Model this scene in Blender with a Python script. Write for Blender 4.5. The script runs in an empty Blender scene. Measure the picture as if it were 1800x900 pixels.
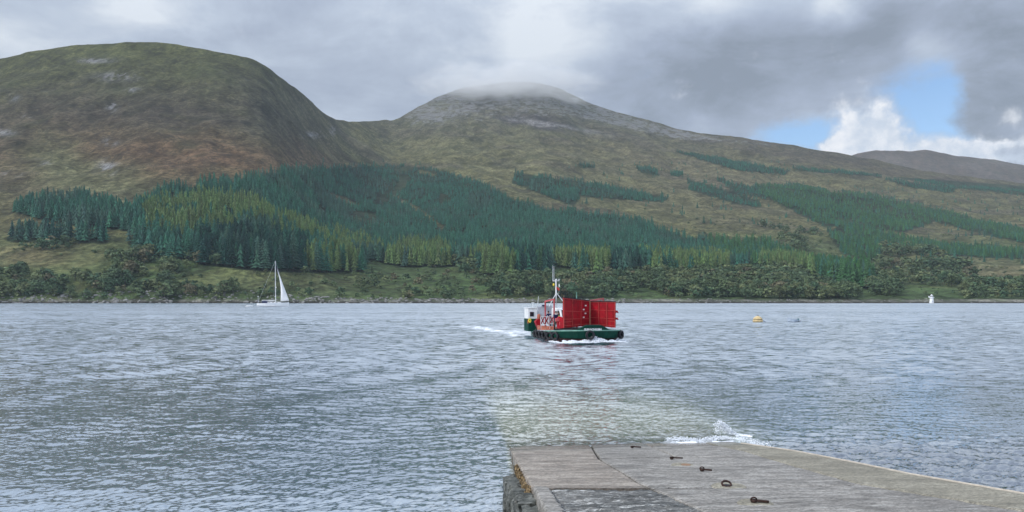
import bpy, math, random
import numpy as np
from mathutils import Vector, Matrix
R = math.radians
rng = np.random.default_rng(11)
random.seed(5)
S = bpy.context.scene
COL = S.collection

# ------------------------------------------------------------------ camera, world, sun, exposure
F, HZ, EYE = 1413.0, 524.0, 4.0          # focal length and horizon row of the 1800 px photograph, eye height over the water
cam_d = bpy.data.cameras.new('camera'); cam = bpy.data.objects.new('camera', cam_d); COL.objects.link(cam)
cam.location = (0, 0, EYE); cam.rotation_euler = (R(90), 0, 0)
cam_d.sensor_width = 36; cam_d.lens = 36*F/1800; cam_d.shift_y = (HZ-450)/1800
cam_d.clip_start = 0.1; cam_d.clip_end = 60000
S.camera = cam
S.view_settings.view_transform = 'Standard'; S.view_settings.look = 'None'
S.view_settings.exposure = 0.0; S.view_settings.gamma = 1
S.render.engine = 'CYCLES'
S.cycles.use_denoising = True
S.cycles.max_bounces = 6; S.cycles.diffuse_bounces = 2; S.cycles.glossy_bounces = 3; S.cycles.transmission_bounces = 4
S.cycles.volume_bounces = 2; S.cycles.transparent_max_bounces = 8
S.cycles.caustics_refractive = True; S.cycles.sample_clamp_indirect = 6

SUN_EL, SUN_AZ = 42.0, -115.0            # degrees; azimuth clockwise from +Y
sd = Vector((math.sin(R(SUN_AZ))*math.cos(R(SUN_EL)), math.cos(R(SUN_AZ))*math.cos(R(SUN_EL)), math.sin(R(SUN_EL))))
sun_d = bpy.data.lights.new('sun', 'SUN'); sun = bpy.data.objects.new('sun', sun_d); COL.objects.link(sun)
sun_d.energy = 2.6; sun_d.angle = R(7); sun_d.color = (1, 0.96, 0.9)
sun.rotation_euler = sd.to_track_quat('Z', 'Y').to_euler(); sun.location = (-50, -30, 80)

def lin(r, g, b):
    f = lambda c: (c/255/12.92) if c/255 <= 0.04045 else ((c/255+0.055)/1.055)**2.4
    return (f(r), f(g), f(b), 1)

class NT:
    """small helper round a node tree"""
    def __init__(s, tree): s.t = tree; s.n = tree.nodes; s.l = tree.links
    def new(s, typ, **kw):
        n = s.n.new(typ)
        for k, v in kw.items(): setattr(n, k, v)
        return n
    def put(s, sock, v):
        if isinstance(v, bpy.types.NodeSocket): s.l.new(v, sock)
        elif v is not None: sock.default_value = v
    def m(s, op, a, b=None, c=None, clamp=False):
        n = s.new('ShaderNodeMath', operation=op, use_clamp=clamp)
        s.put(n.inputs[0], a)
        if b is not None: s.put(n.inputs[1], b)
        if c is not None: s.put(n.inputs[2], c)
        return n.outputs[0]
    def vm(s, op, a, b=None):
        n = s.new('ShaderNodeVectorMath', operation=op); s.put(n.inputs[0], a)
        if b is not None:
            s.put(n.inputs[3 if op == 'SCALE' else 1], b)
        return n.outputs[0]
    def noise(s, vec, scale, detail=4, rough=0.55, dist=0.0, out='Fac'):
        n = s.new('ShaderNodeTexNoise'); s.put(n.inputs['Vector'], vec)
        n.inputs['Scale'].default_value = scale; n.inputs['Detail'].default_value = detail
        n.inputs['Roughness'].default_value = rough; n.inputs['Distortion'].default_value = dist
        return n.outputs[out]
    def ramp(s, fac, a, b, lo=0.0, hi=1.0):
        n = s.new('ShaderNodeMapRange', interpolation_type='SMOOTHSTEP'); s.put(n.inputs['Value'], fac)
        s.put(n.inputs['From Min'], a); s.put(n.inputs['From Max'], b); s.put(n.inputs['To Min'], lo); s.put(n.inputs['To Max'], hi)
        return n.outputs[0]
    def mix(s, fac, a, b, mode='MIX'):
        n = s.new('ShaderNodeMix', data_type='RGBA', blend_type=mode)
        s.put(n.inputs[0], fac); s.put(n.inputs[6], a); s.put(n.inputs[7], b)
        return n.outputs[2]
    def scalev(s, vec, x, y, z):
        n = s.new('ShaderNodeMapping'); s.put(n.inputs[0], vec); n.inputs['Scale'].default_value = (x, y, z)
        return n.outputs[0]

def make_world():
    w = bpy.data.worlds.new('World'); S.world = w; w.use_nodes = True
    t = NT(w.node_tree); t.n.clear()
    sky = t.new('ShaderNodeTexSky', sky_type='NISHITA'); sky.sun_disc = False
    sky.sun_elevation = R(SUN_EL); sky.sun_rotation = R(SUN_AZ); sky.altitude = 10; sky.air_density = 1.0; sky.dust_density = 0.0; sky.ozone_density = 4.5
    bgs = t.new('ShaderNodeBackground'); bgs.inputs[1].default_value = 0.15; t.l.new(sky.outputs[0], bgs.inputs[0])
    tc = t.new('ShaderNodeTexCoord'); d = tc.outputs['Generated']
    sp = t.new('ShaderNodeSeparateXYZ'); t.l.new(d, sp.inputs[0]); dx, dy, dz = sp.outputs
    # clouds hang on a flat ceiling: project the direction onto it for the texture
    zz = t.m('ADD', t.m('MAXIMUM', dz, 0.0), 0.22)
    cp = t.new('ShaderNodeCombineXYZ'); t.put(cp.inputs[0], t.m('DIVIDE', dx, zz)); t.put(cp.inputs[1], t.m('DIVIDE', dy, zz)); t.put(cp.inputs[2], t.m('MULTIPLY', dz, 1.2))
    P = cp.outputs[0]
    big = t.noise(P, 0.8, 6, 0.55, 0.4)
    fine = t.noise(P, 2.6, 7, 0.6, 0.35)
    wob = t.noise(d, 9.0, 6, 0.62, 0.0, 'Color'); sw = t.new('ShaderNodeSeparateXYZ'); t.put(sw.inputs[0], wob)
    wob2 = t.noise(d, 22.0, 6, 0.6, 0.0)
    yc = t.m('MAXIMUM', dy, 0.08)
    U = t.m('ADD', t.m('DIVIDE', dx, yc), t.m('MULTIPLY', t.m('SUBTRACT', sw.outputs[0], 0.5), 0.10))
    V = t.m('ADD', t.m('DIVIDE', dz, yc), t.m('MULTIPLY', t.m('SUBTRACT', sw.outputs[1], 0.5), 0.07))
    front = t.ramp(dy, 0.1, 0.4)
    def blob(px, py, sx, sy, rot=0.0, amp=1.0):
        a = t.m('SUBTRACT', U, (px-900)/F); b = t.m('SUBTRACT', V, (HZ-py)/F)
        c, s_ = math.cos(R(rot)), math.sin(R(rot))
        p = t.m('ADD', t.m('MULTIPLY', a, c*F/sx), t.m('MULTIPLY', b, s_*F/sx))
        q = t.m('ADD', t.m('MULTIPLY', a, -s_*F/sy), t.m('MULTIPLY', b, c*F/sy))
        e = t.m('ADD', t.m('MULTIPLY', p, p), t.m('MULTIPLY', q, q))
        return t.m('MULTIPLY', t.m('MULTIPLY', t.m('EXPONENT', t.m('MULTIPLY', e, -0.5)), front), amp)
    def add(*bs):
        r = bs[0]
        for b in bs[1:]: r = t.m('ADD', r, b)
        return r
    # cloud brightness
    vf = t.noise(P, 7.0, 7, 0.62, 0.5)
    val = add(t.m('MULTIPLY', t.ramp(big, 0.3, 0.72), 0.5), t.m('MULTIPLY', t.ramp(fine, 0.3, 0.7), 0.42), t.m('MULTIPLY', t.ramp(vf, 0.25, 0.75), 0.16))
    dark = add(blob(1330, 110, 210, 75, 0, 0.45), blob(1120, 160, 120, 50, 0, 0.32), blob(1740, 140, 110, 110, 0, 0.22), blob(1560, 40, 200, 50, 0, 0.3), blob(420, 120, 300, 80, 0, 0.12))
    light = add(blob(940, 50, 60, 60, 0, 0.30), blob(240, 15, 60, 25, 0, 0.35), blob(1260, 10, 60, 22, 0, 0.25), blob(1460, 15, 30, 22, 0, 0.4), blob(1640, 80, 40, 50, 40, 0.45), blob(1040, 70, 60, 50, 0, 0.15), blob(60, 60, 120, 50, 0, 0.2), blob(1330, 215, 90, 30, 0, 0.2))
    v = t.m('ADD', t.m('SUBTRACT', t.m('ADD', t.m('MULTIPLY', val, 0.95), 0.10), dark), light)
    v = t.m('MINIMUM', t.m('MAXIMUM', v, 0.0), 1.0)
    cr = t.new('ShaderNodeValToRGB'); t.l.new(v, cr.inputs[0]); e = cr.color_ramp.elements
    e[0].position = 0.0; e[0].color = lin(136, 146, 162)
    e[1].position = 1.0; e[1].color = lin(222, 229, 238)
    for p_, c_ in ((0.35, lin(163, 174, 194)), (0.65, lin(186, 197, 214))):
        k = e.new(p_); k.color = c_
    # a little brighter towards the zenith, as under any broken overcast
    zen = t.ramp(dz, 0.24, 0.85, 1.0, 2.3)
    ccol = t.vm('SCALE', cr.outputs[0], zen)
    # white cumulus low on the right
    puff = add(blob(1528, 228, 44, 42, 0, 1.35), blob(1485, 262, 34, 14, 0, 0.9), blob(1645, 260, 46, 22, 0, 1.15), blob(1790, 208, 22, 16, 0, 0.42), blob(1790, 250, 60, 9, 0, 0.8), blob(1790, 278, 70, 10, 0, 1.0), blob(1720, 262, 30, 20, 0, 0.45))
    pm = t.ramp(t.m('ADD', puff, t.m('MULTIPLY', t.m('SUBTRACT', wob2, 0.5), 1.7)), 0.25, 0.95)
    pcol = t.mix(t.ramp(wob2, 0.35, 0.62), lin(205, 216, 232), lin(250, 251, 255))
    ccol = t.mix(pm, ccol, pcol)
    gap = add(blob(1600, 200, 50, 50, 0, 1.1), blob(1430, 236, 95, 24, 0, 0.85), blob(1668, 150, 30, 34, 0, 0.6), blob(1560, 250, 60, 20, 0, 0.6), blob(1700, 240, 50, 14, 0, .35))
    gm = t.ramp(t.m('ADD', gap, t.m('MULTIPLY', t.m('SUBTRACT', fine, 0.5), 1.2)), 0.15, 0.8, 0.0, 1.0)
    gm = t.m('MULTIPLY', gm, t.m('SUBTRACT', 1.0, pm))
    bgc = t.new('ShaderNodeBackground'); t.put(bgc.inputs[0], ccol); bgc.inputs[1].default_value = 1.0
    mx = t.new('ShaderNodeMixShader'); t.put(mx.inputs[0], gm); t.l.new(bgc.outputs[0], mx.inputs[1]); t.l.new(bgs.outputs[0], mx.inputs[2])
    o = t.new('ShaderNodeOutputWorld'); t.l.new(mx.outputs[0], o.inputs[0])
make_world()

# ------------------------------------------------------------------ helpers
def tag(o, label=None, cat=None, group=None, kind=None):
    if label: o['label'] = label
    if cat: o['category'] = cat
    if group: o['group'] = group
    if kind: o['kind'] = kind
    return o
def empty(name, loc=(0, 0, 0), rz=0):
    o = bpy.data.objects.new(name, None); COL.objects.link(o); o.location = loc; o.rotation_euler = (0, 0, rz); o.empty_display_size = 0.5
    return o
def np_mesh(name, V, faces, mat, parent=None, smooth=False, attrs=None, colors=None):
    """V (n,3); faces (m,k) array with k = 3 or 4"""
    V = np.asarray(V, np.float32); faces = np.asarray(faces, np.int32)
    me = bpy.data.meshes.new(name); k = faces.shape[1]; m = len(faces)
    me.vertices.add(len(V)); me.vertices.foreach_set('co', V.ravel())
    me.loops.add(m*k); me.loops.foreach_set('vertex_index', faces.ravel())
    me.polygons.add(m); me.polygons.foreach_set('loop_start', np.arange(0, m*k, k, dtype=np.int32))
    me.polygons.foreach_set('use_smooth', np.full(m, smooth))
    me.update(calc_edges=True)
    for an, arr in (attrs or {}).items():
        a = me.attributes.new(an, 'FLOAT', 'POINT'); a.data.foreach_set('value', np.asarray(arr, np.float32).ravel())
    for an, arr in (colors or {}).items():
        a = me.color_attributes.new(an, 'FLOAT_COLOR', 'POINT')
        c = np.ones((len(V), 4), np.float32); c[:, :3] = arr; a.data.foreach_set('color', c.ravel())
    if mat: me.materials.append(mat)
    if name is None: return me
    o = bpy.data.objects.new(name, me); COL.objects.link(o)
    if parent: o.parent = parent
    return o

class MB:
    """collects boxes, bars, tubes, lathes; build() links them as ONE mesh"""
    def __init__(s): s.v = []; s.f = []
    def addp(s, vs, fs):
        b = len(s.v); s.v += [tuple(p) for p in vs]; s.f += [tuple(i+b for i in f) for f in fs]; return s
    def box(s, c, size, rot=None):
        x, y, z = [k/2 for k in size]; M = rot or Matrix.Identity(3)
        vs = [Vector(c)+M @ Vector((a*x, b*y, d*z)) for a in (-1, 1) for b in (-1, 1) for d in (-1, 1)]
        return s.addp(vs, [(0, 1, 3, 2), (4, 6, 7, 5), (0, 4, 5, 1), (2, 3, 7, 6), (0, 2, 6, 4), (1, 5, 7, 3)])
    def bar(s, p, q, w, h=None, up=(0, 0, 1)):
        p, q = Vector(p), Vector(q); h = h or w; d = (q-p).normalized()
        u = Vector(up); sx = d.cross(u)
        if sx.length < 1e-3: sx = d.cross(Vector((1, 0, 0)))
        sx.normalize(); sz = sx.cross(d)
        vs = [e+sx*a*w/2+sz*b*h/2 for e in (p, q) for a, b in ((-1, -1), (1, -1), (1, 1), (-1, 1))]
        return s.addp(vs, [(0, 3, 2, 1), (4, 5, 6, 7), (0, 1, 5, 4), (1, 2, 6, 5), (2, 3, 7, 6), (3, 0, 4, 7)])
    def tube(s, pts, r, n=8, r2=None, cap=True):
        pts = [Vector(p) for p in pts]; m = len(pts); rs = [r+(r2-r)*i/(m-1) for i in range(m)] if r2 is not None else ([r]*m if not isinstance(r, list) else r)
        vs = []
        for i, p in enumerate(pts):
            d = (pts[min(i+1, m-1)]-pts[max(i-1, 0)]).normalized()
            a = d.cross(Vector((0, 0, 1)))
            if a.length < 1e-3: a = Vector((1, 0, 0))
            a.normalize(); b = d.cross(a)
            vs += [p+(a*math.cos(2*math.pi*k/n)+b*math.sin(2*math.pi*k/n))*rs[i] for k in range(n)]
        fs = [(i*n+k, i*n+(k+1) % n, (i+1)*n+(k+1) % n, (i+1)*n+k) for i in range(m-1) for k in range(n)]
        if cap: fs += [tuple(range(n))[::-1], tuple((m-1)*n+k for k in range(n))]
        return s.addp(vs, fs)
    def lathe(s, prof, c=(0, 0, 0), n=20, M=None):
        M = M or Matrix.Identity(3); m = len(prof)
        vs = [Vector(c)+M @ Vector((r*math.cos(2*math.pi*k/n), r*math.sin(2*math.pi*k/n), z)) for r, z in prof for k in range(n)]
        fs = [(i*n+k, i*n+(k+1) % n, (i+1)*n+(k+1) % n, (i+1)*n+k) for i in range(m-1) for k in range(n)]
        fs += [tuple(range(n))[::-1], tuple((m-1)*n+k for k in range(n))]
        return s.addp(vs, fs)
    def torus(s, c, Rr, r, M=None, n=24, k=8, flat=1.0):
        M = M or Matrix.Identity(3); vs = []
        for i in range(n):
            a = 2*math.pi*i/n
            for j in range(k):
                b = 2*math.pi*j/k
                vs.append(Vector(c)+M @ Vector(((Rr+r*math.cos(b))*math.cos(a), (Rr+r*math.cos(b))*math.sin(a), r*flat*math.sin(b))))
        return s.addp(vs, [(i*k+j, ((i+1) % n)*k+j, ((i+1) % n)*k+(j+1) % k, i*k+(j+1) % k) for i in range(n) for j in range(k)])
    def prism(s, pts, off):
        """polygon pts (3-D) pushed along the vector off"""
        n = len(pts); off = Vector(off); vs = [Vector(p) for p in pts]+[Vector(p)+off for p in pts]
        return s.addp(vs, [tuple(range(n))[::-1], tuple(range(n, 2*n))]+[(i, (i+1) % n, n+(i+1) % n, n+i) for i in range(n)])
    def build(s, name, mat, parent=None, smooth=False, bevel=0):
        me = bpy.data.meshes.new(name); me.from_pydata([tuple(p) for p in s.v], [], s.f)
        me.materials.append(mat); me.update()
        if smooth: me.polygons.foreach_set('use_smooth', [True]*len(me.polygons))
        o = bpy.data.objects.new(name, me); COL.objects.link(o)
        if parent: o.parent = parent
        if bevel:
            b = o.modifiers.new('bevel', 'BEVEL'); b.width = bevel; b.segments = 2; b.limit_method = 'ANGLE'
        return o

# numpy noise
def _hash(ix, iy, seed):
    h = (ix.astype(np.int64)*374761393 + iy.astype(np.int64)*668265263 + seed*1442695041) & 0xffffffff
    h = ((h ^ (h >> 13))*1274126177) & 0xffffffff
    h = (h ^ (h >> 16)) & 0xffffffff
    return h/4294967295.0
def vnoise(x, y, seed=0):
    ix, iy = np.floor(x), np.floor(y); fx, fy = x-ix, y-iy
    fx = fx*fx*fx*(fx*(fx*6-15)+10); fy = fy*fy*fy*(fy*(fy*6-15)+10)
    a, b = _hash(ix, iy, seed), _hash(ix+1, iy, seed); c, d = _hash(ix, iy+1, seed), _hash(ix+1, iy+1, seed)
    return (a+(b-a)*fx)*(1-fy)+(c+(d-c)*fx)*fy
def fbm(x, y, oct=5, seed=0, gain=0.5):
    x = np.asarray(x, float); y = np.asarray(y, float); s = 0; a = 1; n = 0
    for o in range(oct):
        s = s+a*(vnoise(x, y, seed+o*17)*2-1); n += a; a *= gain
        x, y = x*1.97+y*0.31+3.1, y*1.97-x*0.29+7.7
    return s/n
def sstep(a, b, x):
    t = np.clip((x-a)/(b-a), 0, 1); return t*t*(3-2*t)
def inpoly(px, py, poly):
    ins = np.zeros(np.shape(px), bool); n = len(poly)
    for i in range(n):
        x1, y1 = poly[i]; x2, y2 = poly[(i+1) % n]
        if y1 == y2: continue
        ins ^= ((y1 > py) != (y2 > py)) & (px < (x2-x1)*(py-y1)/(y2-y1)+x1)
    return ins

# ------------------------------------------------------------------ materials
def mat(name, color, rough=0.6, metal=0.0, var=0.12, scale=3.0, bump=0.0, spec=0.4, streak=0.0, streak_col=(0.10, 0.045, 0.03, 1)):
    m = bpy.data.materials.new(name); m.use_nodes = True; t = NT(m.node_tree)
    p = t.n['Principled BSDF']; tc = t.new('ShaderNodeTexCoord')
    c = color if len(color) == 4 else (*color, 1)
    n = t.noise(tc.outputs['Object'], scale, 6, 0.65)
    dk = tuple(k*(1-var*2) for k in c[:3])+(1,); lt = tuple(min(k*(1+var), 1) for k in c[:3])+(1,)
    cc = t.mix(t.ramp(n, 0.3, 0.7), dk, lt)
    if streak:
        st_ = t.noise(t.scalev(tc.outputs['Object'], 7, 7, 0.7), 1.3, 6, 0.7, 0.3); cc = t.mix(t.m('MULTIPLY', t.ramp(st_, 0.52, 0.68), streak), cc, streak_col)
    t.put(p.inputs['Base Color'], cc)
    p.inputs['Roughness'].default_value = rough; p.inputs['Metallic'].default_value = metal; p.inputs['Specular IOR Level'].default_value = spec
    if bump:
        b = t.new('ShaderNodeBump'); b.inputs['Strength'].default_value = bump; t.put(b.inputs['Height'], n); t.l.new(b.outputs[0], p.inputs['Normal'])
    return m
M_ = {
    'white': mat('white_paint', (0.78, 0.8, 0.82), 0.35, var=0.05, scale=2, streak=0.25, streak_col=(0.45, 0.38, 0.3, 1)),
    'cream': mat('sailcloth', (0.82, 0.83, 0.84), 0.7, var=0.04),
    'green': mat('green_hull_paint', (0.002, 0.047, 0.032), 0.55, var=0.2, scale=1.6, spec=0.12, streak=0.5, streak_col=(0.015, 0.075, 0.052, 1)),
    'palegreen': mat('pale_green_paint', (0.16, 0.33, 0.27), 0.45, var=0.15, scale=2),  # strake and aerial paint; also the painted sunlight on the quarter
    'antifoul': mat('red_brown_bottom_paint', (0.13, 0.03, 0.03), 0.5, var=0.2),
    'red': mat('red_ramp_paint', (0.34, 0.004, 0.014), 0.55, var=0.22, scale=1.5, spec=0.2, streak=0.55, streak_col=(0.13, 0.02, 0.018, 1)),
    'redrib': mat('worn_red_paint', (0.46, 0.05, 0.045), 0.5, var=0.18, scale=6),
    'pink': mat('faded_red_paint', (0.52, 0.09, 0.10), 0.5, var=0.15, scale=4),
    'orange': mat('rusty_orange_deck', (0.42, 0.13, 0.08), 0.7, var=0.2, scale=2.5),
    'tan': mat('tan_deck_paint', (0.36, 0.27, 0.17), 0.7, var=0.15),
    'rubber': mat('tyre_rubber', (0.012, 0.013, 0.018), 0.6, var=0.2),
    'black': mat('black_paint', (0.012, 0.012, 0.02), 0.5),
    'grey': mat('pale_grey_paint', (0.5, 0.53, 0.6), 0.5, var=0.08),
    'glass': mat('dark_glass', (0.02, 0.02, 0.03), 0.1, var=0.1, spec=0.6),
    'navy': mat('navy_cloth', (0.012, 0.018, 0.08), 0.85, var=0.2),
    'blue': mat('blue_paint', (0.03, 0.06, 0.35), 0.5),
    'khaki': mat('dark_khaki_cloth', (0.04, 0.045, 0.04), 0.85),
    'hivis': mat('yellow_hi_vis_cloth', (0.6, 0.75, 0.12), 0.7, var=0.05),
    'yellow': mat('yellow_plastic', (0.75, 0.6, 0.06), 0.5, var=0.05),
    'skin': mat('skin', (0.42, 0.24, 0.17), 0.6, var=0.05),
    'hair': mat('dark_hair', (0.03, 0.02, 0.015), 0.8),
    'steel': mat('galvanised_metal', (0.55, 0.58, 0.6), 0.4, metal=0.3),
    'rust': mat('rusted_iron', (0.045, 0.022, 0.016), 0.8, var=0.35, scale=25, bump=0.4),
    'buoy': mat('weathered_yellow_buoy', (0.60, 0.46, 0.24), 0.6, var=0.15, scale=2),
    'boatgrey': mat('blue_grey_dinghy', (0.42, 0.49, 0.58), 0.5, var=0.12),
    'flag': mat('red_flag_cloth', (0.65, 0.05, 0.05), 0.8, var=0.05),
    'bark': mat('bark', (0.09, 0.075, 0.06), 0.9, var=0.3, scale=2),
}

def leaf_mat():
    m = bpy.data.materials.new('foliage'); m.use_nodes = True; t = NT(m.node_tree); p = t.n['Principled BSDF']
    a = t.new('ShaderNodeAttribute', attribute_name='tint'); oi = t.new('ShaderNodeObjectInfo')
    g = t.new('ShaderNodeNewGeometry')
    n = t.noise(g.outputs['Position'], 0.45, 3, 0.6)
    c = t.mix(1.0, a.outputs['Color'], oi.outputs['Color'], 'MULTIPLY')
    c = t.vm('SCALE', c, t.ramp(n, 0.25, 0.75, 0.72, 1.3))
    t.put(p.inputs['Base Color'], c); p.inputs['Roughness'].default_value = 0.75; p.inputs['Specular IOR Level'].default_value = 0.15
    return m
M_['leaf'] = leaf_mat()

# ------------------------------------------------------------------ terrain
SKY_X = np.array([-2400, -1500, -800, -400, -150, 0, 60, 110, 200, 240, 290, 350, 400, 450, 480, 510, 540, 555, 575, 600, 640, 700, 730, 760, 800, 850, 900, 950, 980, 1010, 1050, 1100, 1150, 1190, 1240, 1300, 1350, 1400, 1450, 1500, 1560, 1620, 1700, 1800, 1900, 2200, 2600, 3400, 4400])
SKY_Y = np.array([440, 330, 240, 175, 122, 103, 90, 81, 76, 73, 75, 86, 93, 104, 125, 148, 172, 186, 205, 213, 213, 211, 191, 174, 158, 149, 144, 145, 153, 169, 187, 201, 214, 226, 236, 241, 250, 256, 266, 273, 286, 299, 311, 321, 330, 360, 395, 440, 480])
DIS_X = np.array([-2400, -400, 0, 250, 420, 520, 600, 700, 850, 950, 1100, 1300, 1500, 1800, 2300, 4400])
DIS_Y = np.array([1300, 1450, 1500, 1500, 1480, 1560, 2050, 2450, 2800, 2800, 2700, 2600, 2600, 2500, 2300, 1800])
GP = 1.28
def shore_y(px):
    return 628+14*fbm(px/190.0, px*0+0.5, 3, 3)+5*fbm(px/35.0, px*0+2.5, 3, 5)+np.where(px > 1200, (px-1200)*0.0, 0)
def sky_py(px): return sum(np.interp(px+o, SKY_X, SKY_Y) for o in (-16, -8, 0, 8, 16))/5+0.9*fbm(px/24.0, px*0+9.5, 3, 15)
def sky_d(px):
    return sum(np.interp(px+o, DIS_X, DIS_Y) for o in (-60, -30, 0, 30, 60))/5
def relief(x, y, fade):
    r1 = 1-np.abs(fbm(x/260.0+y/900.0, y/420.0, 4, 21))*2
    return fade*(r1*11-6+fbm(x/70.0, y/90.0, 4, 31)*8.0+fbm(x/18.0, y/24.0, 3, 41)*2.4)
def ground(px, y):
    """height of the far ground at photo column px and depth y, and its photo row"""
    ys = shore_y(px); t = np.clip((y-ys)/(sky_d(px)-ys), 0, 1)**(1/GP)
    bot = HZ+F*EYE/ys
    py = bot-(bot-sky_py(px))*t
    z = EYE+(HZ-py)*y/F
    x = (px-900)*y/F
    fade = np.clip(t*3.5, 0, 1)*np.clip((1-t)*8, 0.0, 1)*(0.5+t)
    small = np.clip(t*30, 0, 1)*(1.6*fbm(x/30.0, y/22.0, 4, 51))*np.clip((1-t)*8, 0.15, 1)
    rocky = np.clip(t*20, 0, 1)*sstep(0.8, 1, t)*3.0*fbm(x/45.0, y/45.0, 4, 61)
    z = z+relief(x, y, fade)+small+rocky
    return x, z, HZ-F*(z-EYE)/y, t

pxs = np.concatenate([np.arange(-2400, -200, 25), np.arange(-200, 2000, 3.5), np.arange(2000, 4401, 25)])
ts = np.concatenate([np.linspace(0, 0.06, 14)[:-1], np.linspace(0.06, 0.5, 90)[:-1], np.linspace(0.5, 1, 110)])
PX, TT = np.meshgrid(pxs, ts)
YS = shore_y(PX); YY = YS+(sky_d(PX)-YS)*TT**GP
X, Z, PYv, _ = ground(PX, YY)
# one row under water in front, and rows that fall away behind the skyline
front_rows = [(X[0]*(YY[0]-25)/YY[0], YY[0]-25, np.full(len(pxs), -5.0)), (X[0]*(YY[0]-6)/YY[0], YY[0]-6, np.full(len(pxs), -1.0))]
back_rows = []
for k, (dd, drop) in enumerate(((60, 10), (180, 60), (500, 220), (1100, 480))):
    yb = YY[-1]+dd; back_rows.append(((pxs-900)*yb/F, yb, np.maximum(Z[-1]-drop*0.55, -5)))
GX = np.vstack([[r[0] for r in front_rows], X, [r[0] for r in back_rows]])
GY = np.vstack([[r[1] for r in front_rows], YY, [r[1] for r in back_rows]])
GZ = np.vstack([[r[2] for r in front_rows], Z, [r[2] for r in back_rows]])
nr, nc = GX.shape
def grid_faces(nr, nc):
    a = (np.arange(nr-1)[:, None]*nc+np.arange(nc-1)[None, :]).ravel()
    return np.stack([a, a+1, a+nc+1, a+nc], 1)
PXg = np.broadcast_to(pxs, GX.shape); PYg = HZ-F*(GZ-EYE)/GY
PYg = np.where(GZ < -0.5, 545, PYg)
PYg[-4:] = PYg[-5]

def gauss(px, py, cx, cy, sx, sy, rot=0):
    c, s = math.cos(R(rot)), math.sin(R(rot)); a = px-cx; b = py-cy
    return np.exp(-0.5*(((a*c+b*s)/sx)**2+((-a*s+b*c)/sy)**2))

# woodland outlines, given by where the trunks stand in the photograph's columns and rows
P_MAIN = [(228, 438), (236, 375), (285, 333), (400, 322), (500, 302), (545, 300), (640, 292), (720, 292), (780, 302), (840, 320), (900, 350), (960, 370), (1010, 374), (1080, 378), (1140, 396), (1200, 416), (1300, 424), (1345, 424), (1400, 452), (1480, 476), (1528, 496), (1540, 511), (1500, 506), (1430, 487), (1330, 477), (1200, 487), (1160, 484), (1128, 472), (1112, 472), (1108, 488), (1040, 484), (975, 466), (962, 482), (900, 486), (848, 484), (830, 467), (800, 470), (700, 470), (645, 455), (636, 478), (560, 480), (470, 478), (400, 471), (350, 466), (335, 452)]
P_LEFT = [(16, 372), (60, 356), (140, 346), (180, 358), (240, 386), (240, 408), (180, 402), (140, 400), (60, 384)]
P_ROW = [(10, 416), (60, 410), (186, 416), (190, 428), (60, 427), (12, 425)]
P_TONG = [(225, 426), (330, 424), (345, 456), (300, 458), (232, 442)]
P_STRIP = [(905, 303), (950, 310), (1060, 325), (1175, 348), (1165, 356), (1080, 350), (1020, 345), (1005, 372), (960, 345), (900, 322)]
P_R1 = [(1328, 326), (1400, 326), (1450, 337), (1520, 342), (1600, 358), (1640, 392), (1590, 408), (1480, 398), (1452, 400), (1400, 374), (1340, 345)]
P_R2 = [(1590, 358), (1680, 374), (1760, 398), (1820, 410), (1950, 420), (1950, 440), (1800, 428), (1700, 405), (1620, 383)]
P_R3 = [(1453, 406), (1480, 396), (1560, 410), (1640, 430), (1700, 430), (1780, 442), (1850, 446), (1850, 456), (1720, 453), (1650, 447), (1560, 436), (1535, 460), (1480, 446)]
P_H = [[(1180, 264), (1250, 276), (1390, 300), (1380, 307), (1300, 300), (1240, 284)], [(1390, 294), (1550, 306), (1550, 311), (1400, 300)],
       [(1555, 316), (1680, 330), (1675, 339), (1600, 330)], [(1555, 309), (1800, 327), (1900, 333), (1900, 345), (1800, 343), (1700, 333)], [(1015, 288), (1045, 290), (1045, 296), (1015, 294)],
       [(1118, 294), (1155, 297), (1160, 310), (1125, 303)], [(1178, 303), (1200, 305), (1200, 311), (1180, 309)], [(1208, 316), (1240, 322), (1330, 352), (1340, 366), (1290, 358), (1215, 335)],
       [(1270, 320), (1340, 330), (1345, 350), (1290, 340)], [(1262, 312), (1275, 313), (1275, 320), (1262, 320)]]
P_RIDE = [[(565, 335), (600, 345), (640, 362), (625, 365), (585, 352)], [(692, 342), (740, 368), (782, 400), (778, 403), (730, 372), (690, 346)], [(735, 298), (770, 306), (768, 312), (735, 304)],
          [(900, 322), (960, 345), (1005, 362), (1000, 368), (940, 352), (890, 332)]]
P_GREEN = [[(1230, 400), (1345, 400), (1540, 480), (1540, 515), (1330, 480), (1250, 440)], P_R1, P_R3, P_R2, [(900, 470), (960, 470), (960, 490), (900, 490)]]
P_LARCH = [[(240, 370), (330, 340), (400, 350), (470, 372), (470, 425), (330, 430), (250, 425)], [(430, 378), (560, 400), (660, 430), (670, 452), (560, 452), (440, 420)], [(540, 455), (636, 455), (640, 490), (540, 490)],
           [(690, 440), (800, 440), (800, 480), (690, 480)], [(840, 440), (890, 440), (890, 492), (840, 492)], [(985, 450), (1075, 450), (1075, 492), (985, 492)], [(1125, 450), (1290, 450), (1290, 492), (1125, 492)], [(1330, 440), (1430, 460), (1430, 500), (1330, 490)]]
P_DARK = [[(345, 425), (540, 440), (540, 490), (345, 480)], [(890, 450), (985, 450), (975, 492), (890, 492)], [(1075, 450), (1112, 450), (1112, 492), (1075, 492)], P_ROW]
FORESTS = [P_MAIN, P_LEFT, P_ROW, P_TONG, P_STRIP, P_R1, P_R2, P_R3]+P_H
def any_in(px, py, polys):
    r = np.zeros(np.shape(px), bool)
    for p in polys: r |= inpoly(px, py, p)
    return r

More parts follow.
